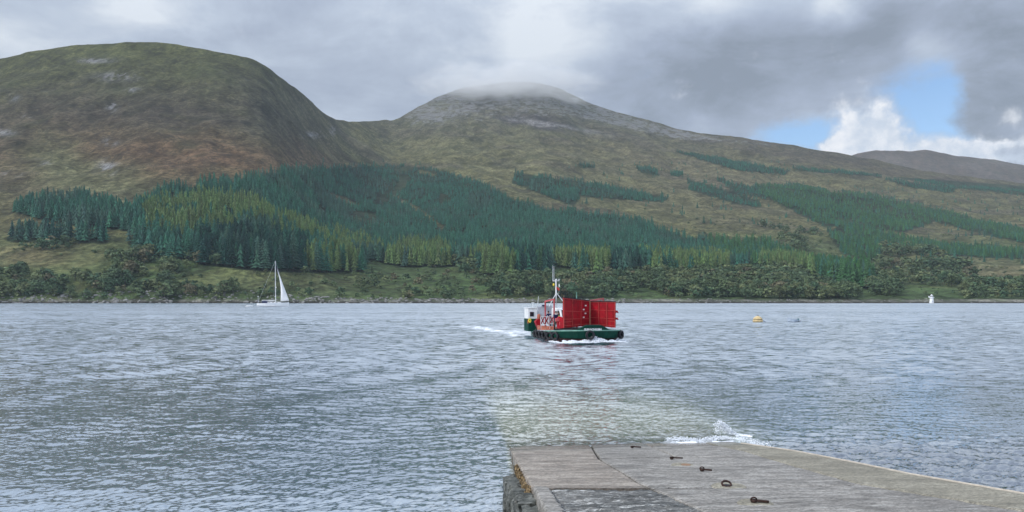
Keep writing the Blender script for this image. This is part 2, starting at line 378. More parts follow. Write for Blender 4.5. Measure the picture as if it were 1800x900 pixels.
def terrain_color(px, py, x, y):
    w = 22*fbm(x/90.0, y/60.0, 4, 71); w2 = 16*fbm(x/60.0, y/50.0, 4, 73)
    qx, qy = px+w*2.0, py+w2
    n1 = fbm(x/120.0, y/70.0, 5, 81); n2 = fbm(x/22.0, y/30.0, 4, 91); n3 = fbm(x/7.0, y/12.0, 3, 95)
    C = np.zeros(px.shape+(3,)); C[...] = (0.098, 0.098, 0.046)              # rough grass of the mid slope
    def lay(m, c):
        m = np.clip(m, 0, 1)[..., None]; C[...] = C*(1-m)+np.array(c)*m
    lay(sstep(-0.15, 0.35, n1)*0.6, (0.140, 0.130, 0.058))
    lay(sstep(0.05, 0.4, -n1)*0.55, (0.085, 0.070, 0.055))
    left = sstep(640, 540, qx)
    lay(left*sstep(215, 120, qy)*0.9, (0.080, 0.086, 0.030))                 # olive top of the near hill
    lay(left*gauss(qx, qy, 260, 205, 290, 55)*0.85, (0.062, 0.050, 0.038))   # heather belt
    lay(left*gauss(qx, qy, 520, 215, 80, 50, 30)*0.6, (0.060, 0.062, 0.045))
    lay(left*gauss(qx, qy, 330, 280, 200, 30, 3)*1.0, (0.128, 0.080, 0.047)) # rusty bracken
    lay(left*gauss(qx, qy, 60, 300, 60, 60)*0.5, (0.120, 0.075, 0.050))
    lay(left*gauss(qx, qy, 110, 290, 60, 25, 30)*0.7, (0.125, 0.135, 0.066))
    lay(gauss(qx, qy, 170, 335, 120, 25)*0.6, (0.13, 0.13, 0.07))
    lay(gauss(qx, qy, 840, 270, 240, 30, 12)*0.4*sstep(-.3, .3, n2), (0.165, 0.150, 0.080))
    lay(gauss(qx, qy, 1230, 300, 260, 22, 12)*0.55, (0.150, 0.125, 0.078))
    lay(gauss(qx, qy, 1500, 285, 340, 16, 9)*0.75, (0.085, 0.066, 0.052))    # brown upper right ridge
    lay(gauss(qx, qy, 1200, 355, 160, 20, 14)*0.6, (0.13, 0.12, 0.065))
    # grey crags of the summit and the right-hand ridge
    rk = sstep(0.02, 0.30, n2+0.35*n3)
    peak = gauss(px, py, 900, 175, 130, 36)*0.95+gauss(px, py, 770, 190, 50, 22, -20)+gauss(px, py, 1080, 208, 80, 14, 14)*0.9
    lay(np.clip(peak, 0, 1)*0.65, (0.100, 0.098, 0.072))
    global ROCK; ROCK = np.clip(peak*0.95, 0, 1)+left*sstep(330, 200, py)*0.22+gauss(qx, qy, 480, 150, 110, 60)*left*0.2
    lay(gauss(qx, qy, 950, 215, 75, 7, 12)*0.9, (0.058, 0.050, 0.050))
    lay(gauss(px, py+0.3*w2, 960, 219, 60, 2.2, 8)*0.8, (0.26, 0.25, 0.25))
    for cx, cy, sx, sy, ro in ((1180, 232, 40, 8, 12), (1260, 245, 60, 6, 6), (1310, 265, 28, 5, 4), (1400, 262, 60, 5, 8)):
        ROCK = ROCK+gauss(px, py, cx, cy, sx*1.2, sy*1.0, ro)*0.6
    for cx, cy, sx, sy in ((550, 237, 11, 4), (586, 230, 5, 5), (192, 250, 10, 4), (197, 190, 6, 5), (205, 135, 24, 5), (232, 158, 9, 3), (50, 203, 7, 2), (25, 172, 6, 4), (10, 233, 12, 4), (170, 107, 22, 3), (190, 295, 12, 8), (22, 305, 10, 3), (70, 285, 14, 3)):
        lay(gauss(px, py, cx, cy, sx, sy)*sstep(-0.25, 0.15, n3+n2)*0.9, (0.20, 0.20, 0.205)); ROCK = ROCK+gauss(px, py, cx, cy, sx*1.4, sy*1.6)*0.6
    # lower ground by the water
    low = sstep(400, 450, py+8*n1)
    lay(low*0.9, (0.070, 0.118, 0.042))
    lay(low*sstep(0.0, 0.45, n1+0.5*n2)*0.8, (0.105, 0.118, 0.046))
    lay(gauss(qx, qy, 60, 452, 90, 16)*0.85, (0.175, 0.145, 0.075))
    lay(gauss(qx, qy, 1650, 450, 120, 22)*0.6, (0.125, 0.105, 0.060))
    lay(gauss(qx, qy, 1760, 478, 70, 12)*0.75, (0.18, 0.15, 0.085))
    lay(gauss(qx, qy, 760, 505, 180, 16)*0.6, (0.055, 0.105, 0.034))
    lay(gauss(qx, qy, 520, 500, 130, 14)*0.6, (0.12, 0.112, 0.058))
    lay(low*sstep(0.2, 0.5, n3-0.4*n2)*0.5, (0.045, 0.06, 0.032))
    # floor under the conifers
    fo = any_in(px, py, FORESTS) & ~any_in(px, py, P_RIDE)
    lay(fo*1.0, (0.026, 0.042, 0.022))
    # pebbles and rock along the water
    sh = sstep(524.5, 527.5, py+1.2*n2)*(0.55+0.45*sstep(-0.3, 0.3, n3)); lay(sh*(py < 540)*0.85, (0.19, 0.18, 0.16))
    lay(sstep(529.4, 531.0, py), (0.055, 0.05, 0.045))
    return C*0.88*(1+0.30*n3[..., None]+0.30*n2[..., None])
ROCK = None; TC = terrain_color(PXg, PYg, GX, GY); ROCK = np.clip(ROCK, 0, 1)

def terrain_mat():
    m = bpy.data.materials.new('hillside'); m.use_nodes = True; t = NT(m.node_tree); p = t.n['Principled BSDF']
    a = t.new('ShaderNodeAttribute', attribute_name='tint'); g = t.new('ShaderNodeNewGeometry'); P = g.outputs['Position']
    n1 = t.noise(P, 0.035, 8, 0.68, 0.6); n2 = t.noise(t.scalev(P, 1, 1, 2.5), 0.16, 6, 0.7, 0.3); n3 = t.noise(P, 0.9, 4, 0.7)
    k = t.m('MULTIPLY', t.m('MULTIPLY', t.ramp(n1, 0.35, 0.65, 0.58, 1.35), t.ramp(n2, 0.38, 0.62, 0.60, 1.34)), t.ramp(n3, 0.3, 0.7, 0.85, 1.15))
    c = t.vm('SCALE', a.outputs['Color'], k)
    cv = t.m('ABSOLUTE', t.m('SUBTRACT', t.noise(t.scalev(P, 1.3, 0.6, 1), 0.018, 6, 0.62, 0.9), 0.5)); c = t.mix(t.m('MULTIPLY', t.ramp(cv, 0.0, 0.022, 1.0, 0.0), 0.55), c, (0.035, 0.034, 0.022, 1))
    ra = t.new('ShaderNodeAttribute', attribute_name='rock').outputs['Fac']
    rn = t.noise(t.scalev(P, 0.8, 0.5, 1.6), 0.055, 9, 0.74, 0.8); rth = t.m('SUBTRACT', 0.76, t.m('MULTIPLY', ra, 0.30))
    rm = t.m('MULTIPLY', t.ramp(t.m('SUBTRACT', rn, rth), 0.0, 0.05), t.ramp(ra, 0.02, 0.2)); c = t.mix(t.m('MULTIPLY', rm, 0.85), c, t.mix(t.noise(P, 0.2, 5, 0.7), (0.07, 0.07, 0.075, 1), (0.27, 0.265, 0.26, 1)))
    hs = t.noise(P, 0.012, 5, 0.6); c = t.mix(t.m('MULTIPLY', t.ramp(hs, 0.5, 0.75), 0.3), c, (0.085, 0.10, 0.045, 1))
    t.put(p.inputs['Base Color'], c); p.inputs['Roughness'].default_value = 0.95; p.inputs['Specular IOR Level'].default_value = 0.1
    b = t.new('ShaderNodeBump'); b.inputs['Strength'].default_value = 0.9; b.inputs['Distance'].default_value = 5.0
    t.put(b.inputs['Height'], t.m('ADD', n1, t.m('MULTIPLY', n2, 0.5))); t.l.new(b.outputs[0], p.inputs['Normal'])
    return m
M_['hill'] = terrain_mat()
terrain = np_mesh('hills', np.stack([GX, GY, GZ], -1).reshape(-1, 3), grid_faces(nr, nc), M_['hill'], smooth=True, colors={'tint': TC.reshape(-1, 3)}, attrs={'rock': ROCK.ravel()})
tag(terrain, kind='structure')

# far hill behind the right-hand ridge
fx = np.arange(1100, 3600, 8.0); FSX = [1100, 1400, 1470, 1507, 1540, 1580, 1600, 1632, 1680, 1750, 1800, 1900, 2200, 2800, 3600]; FSY = [330, 300, 284, 270, 264, 265, 266, 263, 274, 281, 291, 302, 340, 400, 470]
rows = []
for k, t_ in enumerate(np.linspace(0, 1, 40)):
    y = 3300+1300*t_; top = np.interp(fx, FSX, FSY)+1.2*fbm(fx/14.0, fx*0, 4, 5); py = 430-(430-top)*t_**0.8
    y = np.full(len(fx), y); x = (fx-900)*y/F; z = EYE+(HZ-py)*y/F+(28*fbm(x/300.0, y/300.0, 5, 8))*np.sin(math.pi*t_)
    rows.append((x, y, z))
rows.append((rows[-1][0], rows[-1][1]+600, rows[-1][2]-300))
A = np.array(rows); fxg = np.broadcast_to(fx, A[:, 0].shape)
fc = np.zeros(A[:, 0].shape+(3,)); nn = fbm(A[:, 0]/160.0, A[:, 1]/200.0, 5, 13)
fc[...] = np.array((0.085, 0.062, 0.046))+nn[..., None]*0.035
o = np_mesh('hills', np.stack([A[:, 0], A[:, 1], A[:, 2]], -1).reshape(-1, 3), grid_faces(A.shape[0], len(fx)), M_['hill'], smooth=True, colors={'tint': np.clip(fc, 0.02, 1).reshape(-1, 3)})
tag(o, kind='structure')

# seabed sheet under everything
sb = MB(); sb.addp([(-9000, -300, -6), (9000, -300, -6), (9000, 9000, -6), (-9000, 9000, -6)], [(0, 1, 2, 3)])
o = sb.build('seabed', mat('dark_sand', (0.05, 0.055, 0.045), 0.9)); tag(o, kind='structure')

# ------------------------------------------------------------------ slipway geometry (a plane that slopes into the water)
def zs(x, y): return 0.111*(21.65-y)+0.0158*x
LE_Y = [4, 10.2, 12.6, 21.65, 32, 40]; LE_X = [0.45, 0.40, 0.31, -0.10, -0.90, -1.5]
RE_Y = [4, 9, 11.2, 13.7, 16, 18.8, 22, 26, 40]; RE_X = [7.9, 7.35, 7.14, 6.85, 6.8, 6.65, 6.08, 6.0, 6.0]
J1_Y = [4, 10.3, 13.3, 17.7, 21.65, 40]; J1_X = [3.05, 2.40, 2.08, 1.92, 2.12, 2.1]
MI_Y = [4, 9, 10.6, 12.6, 16, 19, 22, 40]; MI_X = [6.9, 6.45, 6.0, 5.42, 5.45, 5.5, 5.3, 5.3]
left_edge = lambda y: np.interp(y, LE_Y, LE_X); right_edge = lambda y: np.interp(y, RE_Y, RE_X)

# ------------------------------------------------------------------ water
def ocean(N, L, lmin, lmax, slope, wdir, spread, seed, peak=None):
    r = np.random.default_rng(seed)
    k1 = 2*np.pi*np.fft.fftfreq(N, L/N); kx, ky = np.meshgrid(k1, k1); k = np.hypot(kx, ky); k[0, 0] = 1
    kp = 2*np.pi/(peak or lmax*0.6)
    A = np.exp(-1.0*(kp/k)**2)/k**1.9
    A *= (k < 2*np.pi/lmin)*(k > 2*np.pi/lmax); A[0, 0] = 0
    c = (kx*math.cos(wdir)+ky*math.sin(wdir))/k; A *= np.abs(c)**spread+0.06
    h = A*(r.normal(size=(N, N))+1j*r.normal(size=(N, N)))
    H = np.fft.ifft2(h).real; sx = np.fft.ifft2(1j*kx*h).real; sy = np.fft.ifft2(1j*ky*h).real
    s = slope/math.sqrt((sx**2+sy**2).mean())
    Dx = np.fft.ifft2(-1j*kx/k*h).real; Dy = np.fft.ifft2(-1j*ky/k*h).real
    return [a*s for a in (H, Dx, Dy)]
def samp(T, L, x, y):
    N = T.shape[0]; u = x/L*N; v = y/L*N; i = np.floor(u).astype(np.int64); j = np.floor(v).astype(np.int64); fu, fv = u-i, v-j
    i0, i1, j0, j1 = i % N, (i+1) % N, j % N, (j+1) % N
    return (T[j0, i0]*(1-fu)+T[j0, i1]*fu)*(1-fv)+(T[j1, i0]*(1-fu)+T[j1, i1]*fu)*fv

FER = (5.8, 78.5); FA = R(10)
def make_water():
    px = np.concatenate([np.linspace(-5200, -420, 50)[:-1], np.arange(-420, 2220, 2.3), np.linspace(2220, 7000, 50)])
    py = np.concatenate([[HZ+F*EYE/750, 530.5], np.arange(531.5, 915, 0.95), [930, 960, 1020, 1150, 1400, 2000, 3000]])
    PXw, PYw = np.meshgrid(px, py[::-1]); Yw = F*EYE/(PYw-HZ); Xw = (PXw-900)*Yw/F
    inn = ((PXw > -420) & (PXw < 2220)).astype(float)
    sets = [(ocean(1024, 23.0, 0.10, 0.8, 0.36, R(-62), 0.9, 1, 0.30), 23.0, 18, 42, 0.30),
            (ocean(1024, 61.0, 0.45, 2.6, 0.135, R(-75), 1.4, 2, 1.1), 61.0, 50, 120, -0.35),
            (ocean(512, 187.0, 4.0, 16.0, 0.04, R(-60), 2.0, 3, 8.0), 187.0, 160, 330, 0.9)]
    gust = np.clip(0.72+0.75*fbm(Xw/24.0+Yw/60.0, Yw/11.0, 4, 7), 0.32, 1.4)
    edge = np.clip((Xw-right_edge(Yw)), -5, 5)
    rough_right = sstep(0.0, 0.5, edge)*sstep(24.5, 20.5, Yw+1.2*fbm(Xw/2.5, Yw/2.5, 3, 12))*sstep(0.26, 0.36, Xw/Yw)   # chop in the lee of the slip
    calm = sstep(0.0, 2.0, Xw-left_edge(Yw))*sstep(50, 25, Yw)*(1-rough_right)
    dZ = np.zeros_like(Xw); dX = np.zeros_like(Xw); dY = np.zeros_like(Xw)
    for si_, (T, L, f0, f1, rot) in enumerate(sets):
        c, s = math.cos(rot), math.sin(rot); xx = Xw*c+Yw*s+500; yy = -Xw*s+Yw*c+500
        a = (1-sstep(f0, f1, Yw))*gust*inn*(1-0.45*calm+(1.0, 2.0, 0)[si_]*rough_right)
        h = samp(T[0], L, xx, yy); dx = samp(T[1], L, xx, yy); dy = samp(T[2], L, xx, yy)
        dZ += h*a; dX += (dx*c-dy*s)*a*0.85; dY += (dx*s+dy*c)*a*0.85
    # the ferry: bow wave and its spreading wake
    ca, sa = math.sin(FA), -math.cos(FA)
    lx = (Xw-FER[0])*ca+(Yw-FER[1])*sa; ly = -(Xw-FER[0])*sa+(Yw-FER[1])*ca
    # ly is measured to port (image right)
    wn = fbm(Xw/0.8, Yw/1.2, 4, 111); wn2 = fbm(Xw/3.5, Yw/5.0, 3, 112)
    foam = np.zeros_like(Xw)
    bow = np.exp(-((lx-7.3)/0.9)**2)*sstep(3.9, 2.6, np.abs(ly)); foam = np.maximum(foam, bow*1.1)
    dZ += 0.20*bow*(0.8+0.5*wn)
    armS = np.exp(-((ly+2.75+0.055*(7-lx)+0.6*wn2)/(0.40+0.05*np.abs(7-lx)))**2)*sstep(8, 6.5, lx)*sstep(-62, -30, lx); foam = np.maximum(foam, armS*0.74*sstep(-60, -36, lx)*(1-0.9*sstep(-5.5, -3, lx)*sstep(5.0, 3.5, lx)))
    armP = np.exp(-((ly-2.9-0.055*(7-lx)+0.6*wn2)/(0.35+0.035*np.abs(7-lx)))**2)*sstep(8, 6.5, lx)*sstep(-40, -5, lx); foam = np.maximum(foam, armP*0.7)
    trail = np.exp(-((ly+0.8+0.08*(-7-lx)*0.4)/(2.2+0.02*np.abs(lx)))**4)*sstep(-6.5, -8, lx)*sstep(-70, -12, lx)*(0.75+0.3*wn2); foam = np.maximum(foam, trail*0.8)
    calm_reflection = np.exp(-((lx-9.6)/1.7)**4)*sstep(4.4, 2.6, np.abs(ly-0.3)+0.5*wn2)           # smooth water pushed ahead of the bow; also masks the hull's painted dark reflection
    dZ += 0.10*armS*np.cos((lx)*1.2); 
    foam = foam*(0.85+0.45*wn)
    # swash over the foot of the slip
    d = -zs(Xw, Yw); onslip = sstep(-0.12, 0.05, Xw-left_edge(Yw))*sstep(0.15, -0.05, Xw-right_edge(Yw))
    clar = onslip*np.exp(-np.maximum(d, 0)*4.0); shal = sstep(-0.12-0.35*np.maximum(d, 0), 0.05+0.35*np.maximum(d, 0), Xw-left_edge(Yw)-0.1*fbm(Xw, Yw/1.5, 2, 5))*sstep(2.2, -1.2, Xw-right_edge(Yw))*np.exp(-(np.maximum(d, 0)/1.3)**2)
    sw = 0.6*onslip*np.exp(-((d-0.02+0.05*fbm(Xw/0.9, Yw*0, 4, 133))/0.035)**2)*(0.35+0.9*sstep(-0.2, 0.5, fbm(Xw/1.3, Yw*0+3, 3, 134)))
    foam = np.maximum(foam, sw*0.8*(0.6+0.9*fbm(Xw/0.14, Yw/0.25, 3, 135)))
    sw2 = np.exp(-((Yw-22.3-0.2*fbm(Xw/0.7, Xw*0, 3, 136))/0.28)**2)*sstep(3.9, 4.4, Xw)*sstep(6.4, 5.9, Xw); foam = np.maximum(foam, 0.62*sw2*(1.0+1.2*fbm(Xw/0.16, Yw/0.3, 3, 137)))
    dZ += 0.07*sw2
    dZ += onslip*sstep(0.7, 0.0, np.abs(d))*(0.05*fbm(Xw/1.1, Yw/2.5, 3, 161)+0.035*fbm(Xw/0.35, Yw/0.8, 3, 162))
    sw3 = np.exp(-((Xw-(6.55+0.12*(22.5-Yw)))/0.25)**2)*sstep(24.2, 23.2, Yw)*sstep(18, 20.5, Yw); foam = np.maximum(foam, sw3*0.6*(0.7+1.2*fbm(Xw/0.12, Yw/0.3, 3, 138)))
    wl = np.exp(-((Xw-left_edge(Yw)+0.62)/0.2)**2)*sstep(19, 15, Yw); foam = np.maximum(foam, wl*0.45*(0.3+1.6*fbm(Xw/0.15, Yw/0.3, 3, 139)))
    damp = 1-0.45*onslip*sstep(1.2, 0.2, np.abs(d)); dZ *= damp
    geo_far = sstep(16, 60, Yw)*0.6+sstep(60, 180, Yw)*0.4
    V = np.stack([Xw+dX, Yw+dY, dZ], -1).reshape(-1, 3)
    # wide flat rim behind the camera side, so the sheet carries on
    o = np_mesh('water', V, grid_faces(*Xw.shape), None, smooth=True, attrs={'foam': np.clip(foam, 0, 1), 'clarity': clar, 'shallow': shal, 'far': geo_far, 'calm': np.clip(calm_reflection, 0, 1), 'chop': rough_right})
    return tag(o, kind='structure')
water = make_water()
def water_mat():
    m = bpy.data.materials.new('sea_water'); m.use_nodes = True; t = NT(m.node_tree); t.n.clear()
    at = lambda n: t.new('ShaderNodeAttribute', attribute_name=n).outputs['Fac']
    foam, clar, far, calm = at('foam'), at('clarity'), at('far'), at('calm')
    g = t.new('ShaderNodeNewGeometry'); P = g.outputs['Position']; N = g.outputs['Normal']
    # slopes of the waves that are smaller than the mesh
    def slope(sx, sy, sc, amp):
        c = t.noise(t.scalev(P, sx, sy, 1), sc, 3, 0.6, 0.2, 'Color')
        return t.vm('SCALE', t.vm('SUBTRACT', c, (0.5, 0.5, 0.5)), amp)
    rip = slope(0.8, 1.3, 9.0, 0.55)                               # ripples
    w1 = slope(0.55, 1.0, 1.9, t.m('MULTIPLY', far, 1.5))
    w2 = slope(0.4, 1.0, 0.55, t.m('MULTIPLY', t.ramp(far, 0.55, 1.0), 1.2))
    slick = t.ramp(t.noise(t.scalev(P, 0.12, 1.0, 1), 0.035, 4, 0.55, 0.3), 0.40, 0.62, 0.35, 1.0)  # bands of calmer water across the strait
    slick = t.mix(t.ramp(far, 0.9, 1.0), (1, 1, 1, 1), slick)
    sm = t.vm('ADD', w1, w2); sm = t.vm('MULTIPLY', sm, slick); sm = t.vm('ADD', sm, rip)
    sm = t.vm('SCALE', sm, t.m('ADD', t.m('SUBTRACT', 1.0, t.m('MULTIPLY', calm, 0.6)), t.m('MULTIPLY', at('chop'), 0.0)))
    sm = t.vm('MULTIPLY', sm, (0.8, 1.0, 0.0))
    lean = t.new('ShaderNodeCombineXYZ'); t.put(lean.inputs[1], t.m('MULTIPLY', far, -0.22)); sm = t.vm('ADD', sm, lean.outputs[0])   # steep faces of the small waves look down the strait
    nor = t.vm('NORMALIZE', t.vm('ADD', N, sm))
    fr = t.new('ShaderNodeLayerWeight'); fr.inputs['Blend'].default_value = 0.5; t.l.new(nor, fr.inputs['Normal'])
    frf = t.m('ADD', t.m('MULTIPLY', t.m('POWER', fr.outputs['Facing'], 2.05), 0.93), 0.07)
    gl = t.new('ShaderNodeBsdfAnisotropic'); gl.inputs['Color'].default_value = (0.96, 0.98, 1, 1); gl.inputs['Roughness'].default_value = 0.09; t.l.new(nor, gl.inputs['Normal'])
    body = t.new('ShaderNodeBsdfDiffuse'); 
    tone = t.noise(t.scalev(P, 1, 1, 1), 0.05, 3, 0.5)
    t.put(body.inputs['Color'], t.mix(tone, (0.15, 0.205, 0.255, 1), (0.18, 0.235, 0.285, 1))); t.l.new(nor, body.inputs['Normal'])
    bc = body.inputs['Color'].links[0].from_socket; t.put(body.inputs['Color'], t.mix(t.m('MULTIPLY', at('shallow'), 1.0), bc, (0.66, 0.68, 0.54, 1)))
    bc = body.inputs['Color'].links[0].from_socket; t.put(body.inputs['Color'], t.mix(t.m('MAXIMUM', at('chop'), t.m('MULTIPLY', calm, 0.9)), bc, (0.006, 0.018, 0.035, 1)))  # dark body in the chop; ahead of the bow, a painted hull reflection
    rf = t.new('ShaderNodeBsdfRefraction'); rf.inputs['IOR'].default_value = 1.33; rf.inputs['Roughness'].default_value = 0.03; rf.inputs['Color'].default_value = (0.95, 1.0, 0.93, 1); t.l.new(nor, rf.inputs['Normal'])
    mb = t.new('ShaderNodeMixShader'); t.put(mb.inputs[0], clar); t.l.new(body.outputs[0], mb.inputs[1]); t.l.new(rf.outputs[0], mb.inputs[2])
    mg = t.new('ShaderNodeMixShader'); t.put(mg.inputs[0], frf); t.l.new(mb.outputs[0], mg.inputs[1]); t.l.new(gl.outputs[0], mg.inputs[2])
    fo = t.new('ShaderNodeBsdfDiffuse'); fo.inputs['Color'].default_value = (0.80, 0.84, 0.90, 1)
    fn = t.noise(P, 5.0, 6, 0.7)
    fm = t.ramp(t.m('ADD', foam, t.m('MULTIPLY', t.m('SUBTRACT', fn, 0.5), 1.1)), 0.30, 0.85)
    fm = t.m('MULTIPLY', fm, t.ramp(foam, 0.03, 0.15))
    mf = t.new('ShaderNodeMixShader'); t.put(mf.inputs[0], fm); t.l.new(mg.outputs[0], mf.inputs[1]); t.l.new(fo.outputs[0], mf.inputs[2])
    o = t.new('ShaderNodeOutputMaterial'); t.l.new(mf.outputs[0], o.inputs[0])
    return m
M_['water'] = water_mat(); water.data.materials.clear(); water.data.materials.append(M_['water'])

# ------------------------------------------------------------------ slipway: slabs, edging, kerb, stones, iron rings
def concrete(name, c1, c2, rough=0.75, patches=0.3, wet=True, cracks=0.75):
    m = bpy.data.materials.new(name); m.use_nodes = True; t = NT(m.node_tree); p = t.n['Principled BSDF']
    g = t.new('ShaderNodeNewGeometry'); P = g.outputs['Position']; PS = t.scalev(P, 0.28, 1.0, 1)
    a = t.noise(PS, 2.2, 7, 0.75, 0.5); b = t.noise(t.scalev(P, 0.22, 1.0, 1), 11, 7, 0.8, 0.4); s = t.noise(t.scalev(P, 0.55, 1, 1), 30, 5, 0.85); blot = t.noise(P, 0.9, 5, 0.6, 0.8)
    c = t.mix(t.ramp(a, 0.40, 0.60), c1, c2); c = t.vm('SCALE', c, 0.86)
    c = t.mix(t.m('MULTIPLY', t.ramp(blot, 0.5, 0.62), 0.6), c, tuple(k*0.62 for k in c1[:3])+(1,))
    c = t.mix(t.m('MULTIPLY', t.ramp(b, 0.53, 0.62), patches), c, (0.52, 0.52, 0.50, 1))
    c = t.mix(t.m('MULTIPLY', t.ramp(b, 0.48, 0.38), 0.85), c, tuple(k*0.45 for k in c1[:3])+(1,))
    ck = t.m('ABSOLUTE', t.m('SUBTRACT', t.noise(t.scalev(P, 0.35, 1.6, 1), 1.3, 5, 0.6, 1.2), 0.5)); c = t.mix(t.m('MULTIPLY', t.ramp(ck, 0.0, 0.006, 1.0, 0.0), cracks), c, (0.03, 0.028, 0.026, 1))
    sk = t.noise(t.scalev(P, 0.12, 1.0, 1), 26, 5, 0.7, 0.2); c = t.mix(t.m('MULTIPLY', t.ramp(sk, 0.60, 0.68), cracks*0.8), c, (0.06, 0.055, 0.05, 1))
    c = t.vm('SCALE', c, t.ramp(s, 0.38, 0.62, 0.5, 1.4))
    if wet:   # the last half metre above the sea is wet
        sp = t.new('ShaderNodeSeparateXYZ'); t.l.new(P, sp.inputs[0])
        w = t.ramp(t.m('ADD', sp.outputs[2], t.m('MULTIPLY', t.m('SUBTRACT', a, 0.5), 0.25)), 0.10, 0.26, 0.0, 1.0)
        c = t.mix(w, t.vm('SCALE', c, 0.72), c)
        t.put(p.inputs['Roughness'], t.m('MULTIPLY', t.ramp(w, 0, 1, 0.35, 1.0), t.ramp(b, 0.3, 0.7, rough*0.75, rough)))
    t.put(p.inputs['Base Color'], c); p.inputs['Specular IOR Level'].default_value = 0.35
    bp = t.new('ShaderNodeBump'); bp.inputs['Strength'].default_value = 0.7; bp.inputs['Distance'].default_value = 0.02
    t.put(bp.inputs['Height'], t.m('ADD', b, t.m('MULTIPLY', s, 0.6))); t.l.new(bp.outputs[0], p.inputs['Normal'])
    return m
M_['slab'] = concrete('grey_pink_concrete', (0.25, 0.212, 0.175, 1), (0.44, 0.385, 0.325, 1))
M_['slab_grey'] = concrete('grey_concrete', (0.235, 0.218, 0.195, 1), (0.40, 0.375, 0.34, 1), patches=0.45)
M_['slab_rough'] = concrete('rough_dark_concrete', (0.09, 0.093, 0.09, 1), (0.24, 0.235, 0.22, 1), patches=1.0)
M_['edging'] = concrete('smooth_sandy_concrete', (0.28, 0.255, 0.195, 1), (0.37, 0.34, 0.265, 1), patches=0.12, cracks=0.1)
M_['stone'] = concrete('sea_worn_stone', (0.05, 0.055, 0.045, 1), (0.17, 0.175, 0.155, 1), patches=0.3)
M_['ochre'] = mat('ochre_weed', (0.20, 0.14, 0.07), 0.9, var=0.5, scale=20, bump=0.6)
slip = empty('slipway'); tag(slip, kind='structure')
def slab(name, xl, xr, y0, y1, m, rough=0.006, gap=0.012, dz=0.0, nx=60, ny=90, uneven=0.008, thick=0.25):
    """a cast slab between two edge curves xl(y), xr(y), with worn edges"""
    v = np.linspace(y0+gap, y1-gap, ny); u = np.linspace(0, 1, nx); U, Vv = np.meshgrid(u, v)
    a, b = xl(Vv)+gap, xr(Vv)-gap; wob = 0.012*fbm(Vv/0.35, U*0+y0, 3, 9)
    Xs = a+(b-a)*U+wob*(U-0.5)*2
    Ys = Vv+0.015*fbm(Xs/0.5, U*0+y1, 3, 19)
    ed = np.minimum(np.minimum((Xs-a), (b-Xs)), np.minimum(Ys-y0, y1-Ys))
    Zs = zs(Xs, Ys)+dz+uneven*fbm(Xs/0.9, Ys/1.6, 3, 29)+rough*fbm(Xs/0.12, Ys/0.07, 3, 39)-0.02*np.clip(1-ed/0.03, 0, 1)**2-0.012*sstep(0.3, .6, fbm(Xs/0.3, Ys/0.3, 3, 49))*np.clip(1-ed/0.12, 0, 1)
    top = np.stack([Xs, Ys, Zs], -1).reshape(-1, 3); Fc = [tuple(f) for f in grid_faces(ny, nx)]
    loop = [i for i in range(nx)]+[r*nx+nx-1 for r in range(1, ny)]+[(ny-1)*nx+i for i in range(nx-2, -1, -1)]+[r*nx for r in range(ny-2, 0, -1)]
    bot = top[loop]-np.array((0, 0, thick)); n0 = len(top); L = len(loop)
    Fc += [(loop[i], n0+i, n0+(i+1) % L, loop[(i+1) % L]) for i in range(L)]
    return np_mesh(name, np.vstack([top, bot]), np.array(Fc), m, slip, smooth=False)
lf = lambda y: left_edge(y); j1 = lambda y: np.interp(y, J1_Y, J1_X); mi = lambda y: np.interp(y, MI_Y, MI_X); rt = lambda y: right_edge(y)
j2 = lambda y: y*0+3.65
slab('slab', lf, j1, 12.55, 19.6, M_['slab'], uneven=0.012, gap=0.022)
slab('slab', lf, j1, 19.6, 38, M_['slab'], dz=-0.006, uneven=0.02)
slab('slab', j1, j2, 17.75, 38, M_['slab_grey'], gap=0.028)
slab('slab', j2, mi, 20.9, 38, M_['slab'], dz=-0.012, gap=0.008)
slab('slab', j2, mi, 17.75, 20.9, M_['slab_grey'], gap=0.006)
slab('slab', j1, mi, 12.46, 17.75, M_['slab_grey'], ny=130, nx=90, gap=0.012)
slab('slab', j1, mi, 4.2, 12.46, M_['slab_grey'], ny=170, nx=100, dz=-0.006, gap=0.016)
o = slab('slab', lambda y: left_edge(y)+0.27, j1, 4.2, 12.5, M_['slab_rough'], rough=0.03, uneven=0.03, dz=-0.015, ny=200, nx=80, gap=0.016); o['label'] = 'rough dark weathered slab with pale patches'
o = slab('edge_strip', mi, rt, 4.2, 17.0, M_['edging'], rough=0.002, ny=90, nx=24, gap=0.002, dz=0.004, thick=1.6)
o = slab('edge_strip', mi, rt, 17.0, 38, M_['edging'], rough=0.002, ny=90, nx=24, gap=0.003, dz=0.004, thick=1.2)
# pale worn arris along the outer edge
ar = MB(); yy_ = np.linspace(4.5, 21.5, 60)
ar.tube([(right_edge(y)-0.03+0.008*math.sin(y*9), y, zs(right_edge(y), y)+0.004) for y in yy_], 0.022, 6)
ar.build('edge_lip', mat('pale_worn_concrete', (0.5, 0.45, 0.38), 0.8, scale=8), slip)
# bed of the slip under the slabs
yb = np.linspace(4, 39, 60); tb = []
for y in yb:
    a, b = left_edge(y)+0.03, right_edge(y)-0.05; tb += [(a, y, zs(a, y)-0.06), (b, y, zs(b, y)-0.06), (a, y, min(zs(a, y)-0.5, -1.5)), (b, y, min(zs(b, y)-0.5, -1.5))]
fb = []
for i in range(len(yb)-1):
    k = i*4; fb += [(k, k+1, k+5, k+4), (k, k+4, k+6, k+2), (k+1, k+3, k+7, k+5)]
np_mesh('bed', tb, np.array(fb), mat('black_joint_silt', (0.035, 0.03, 0.028), 0.95, scale=10), slip)
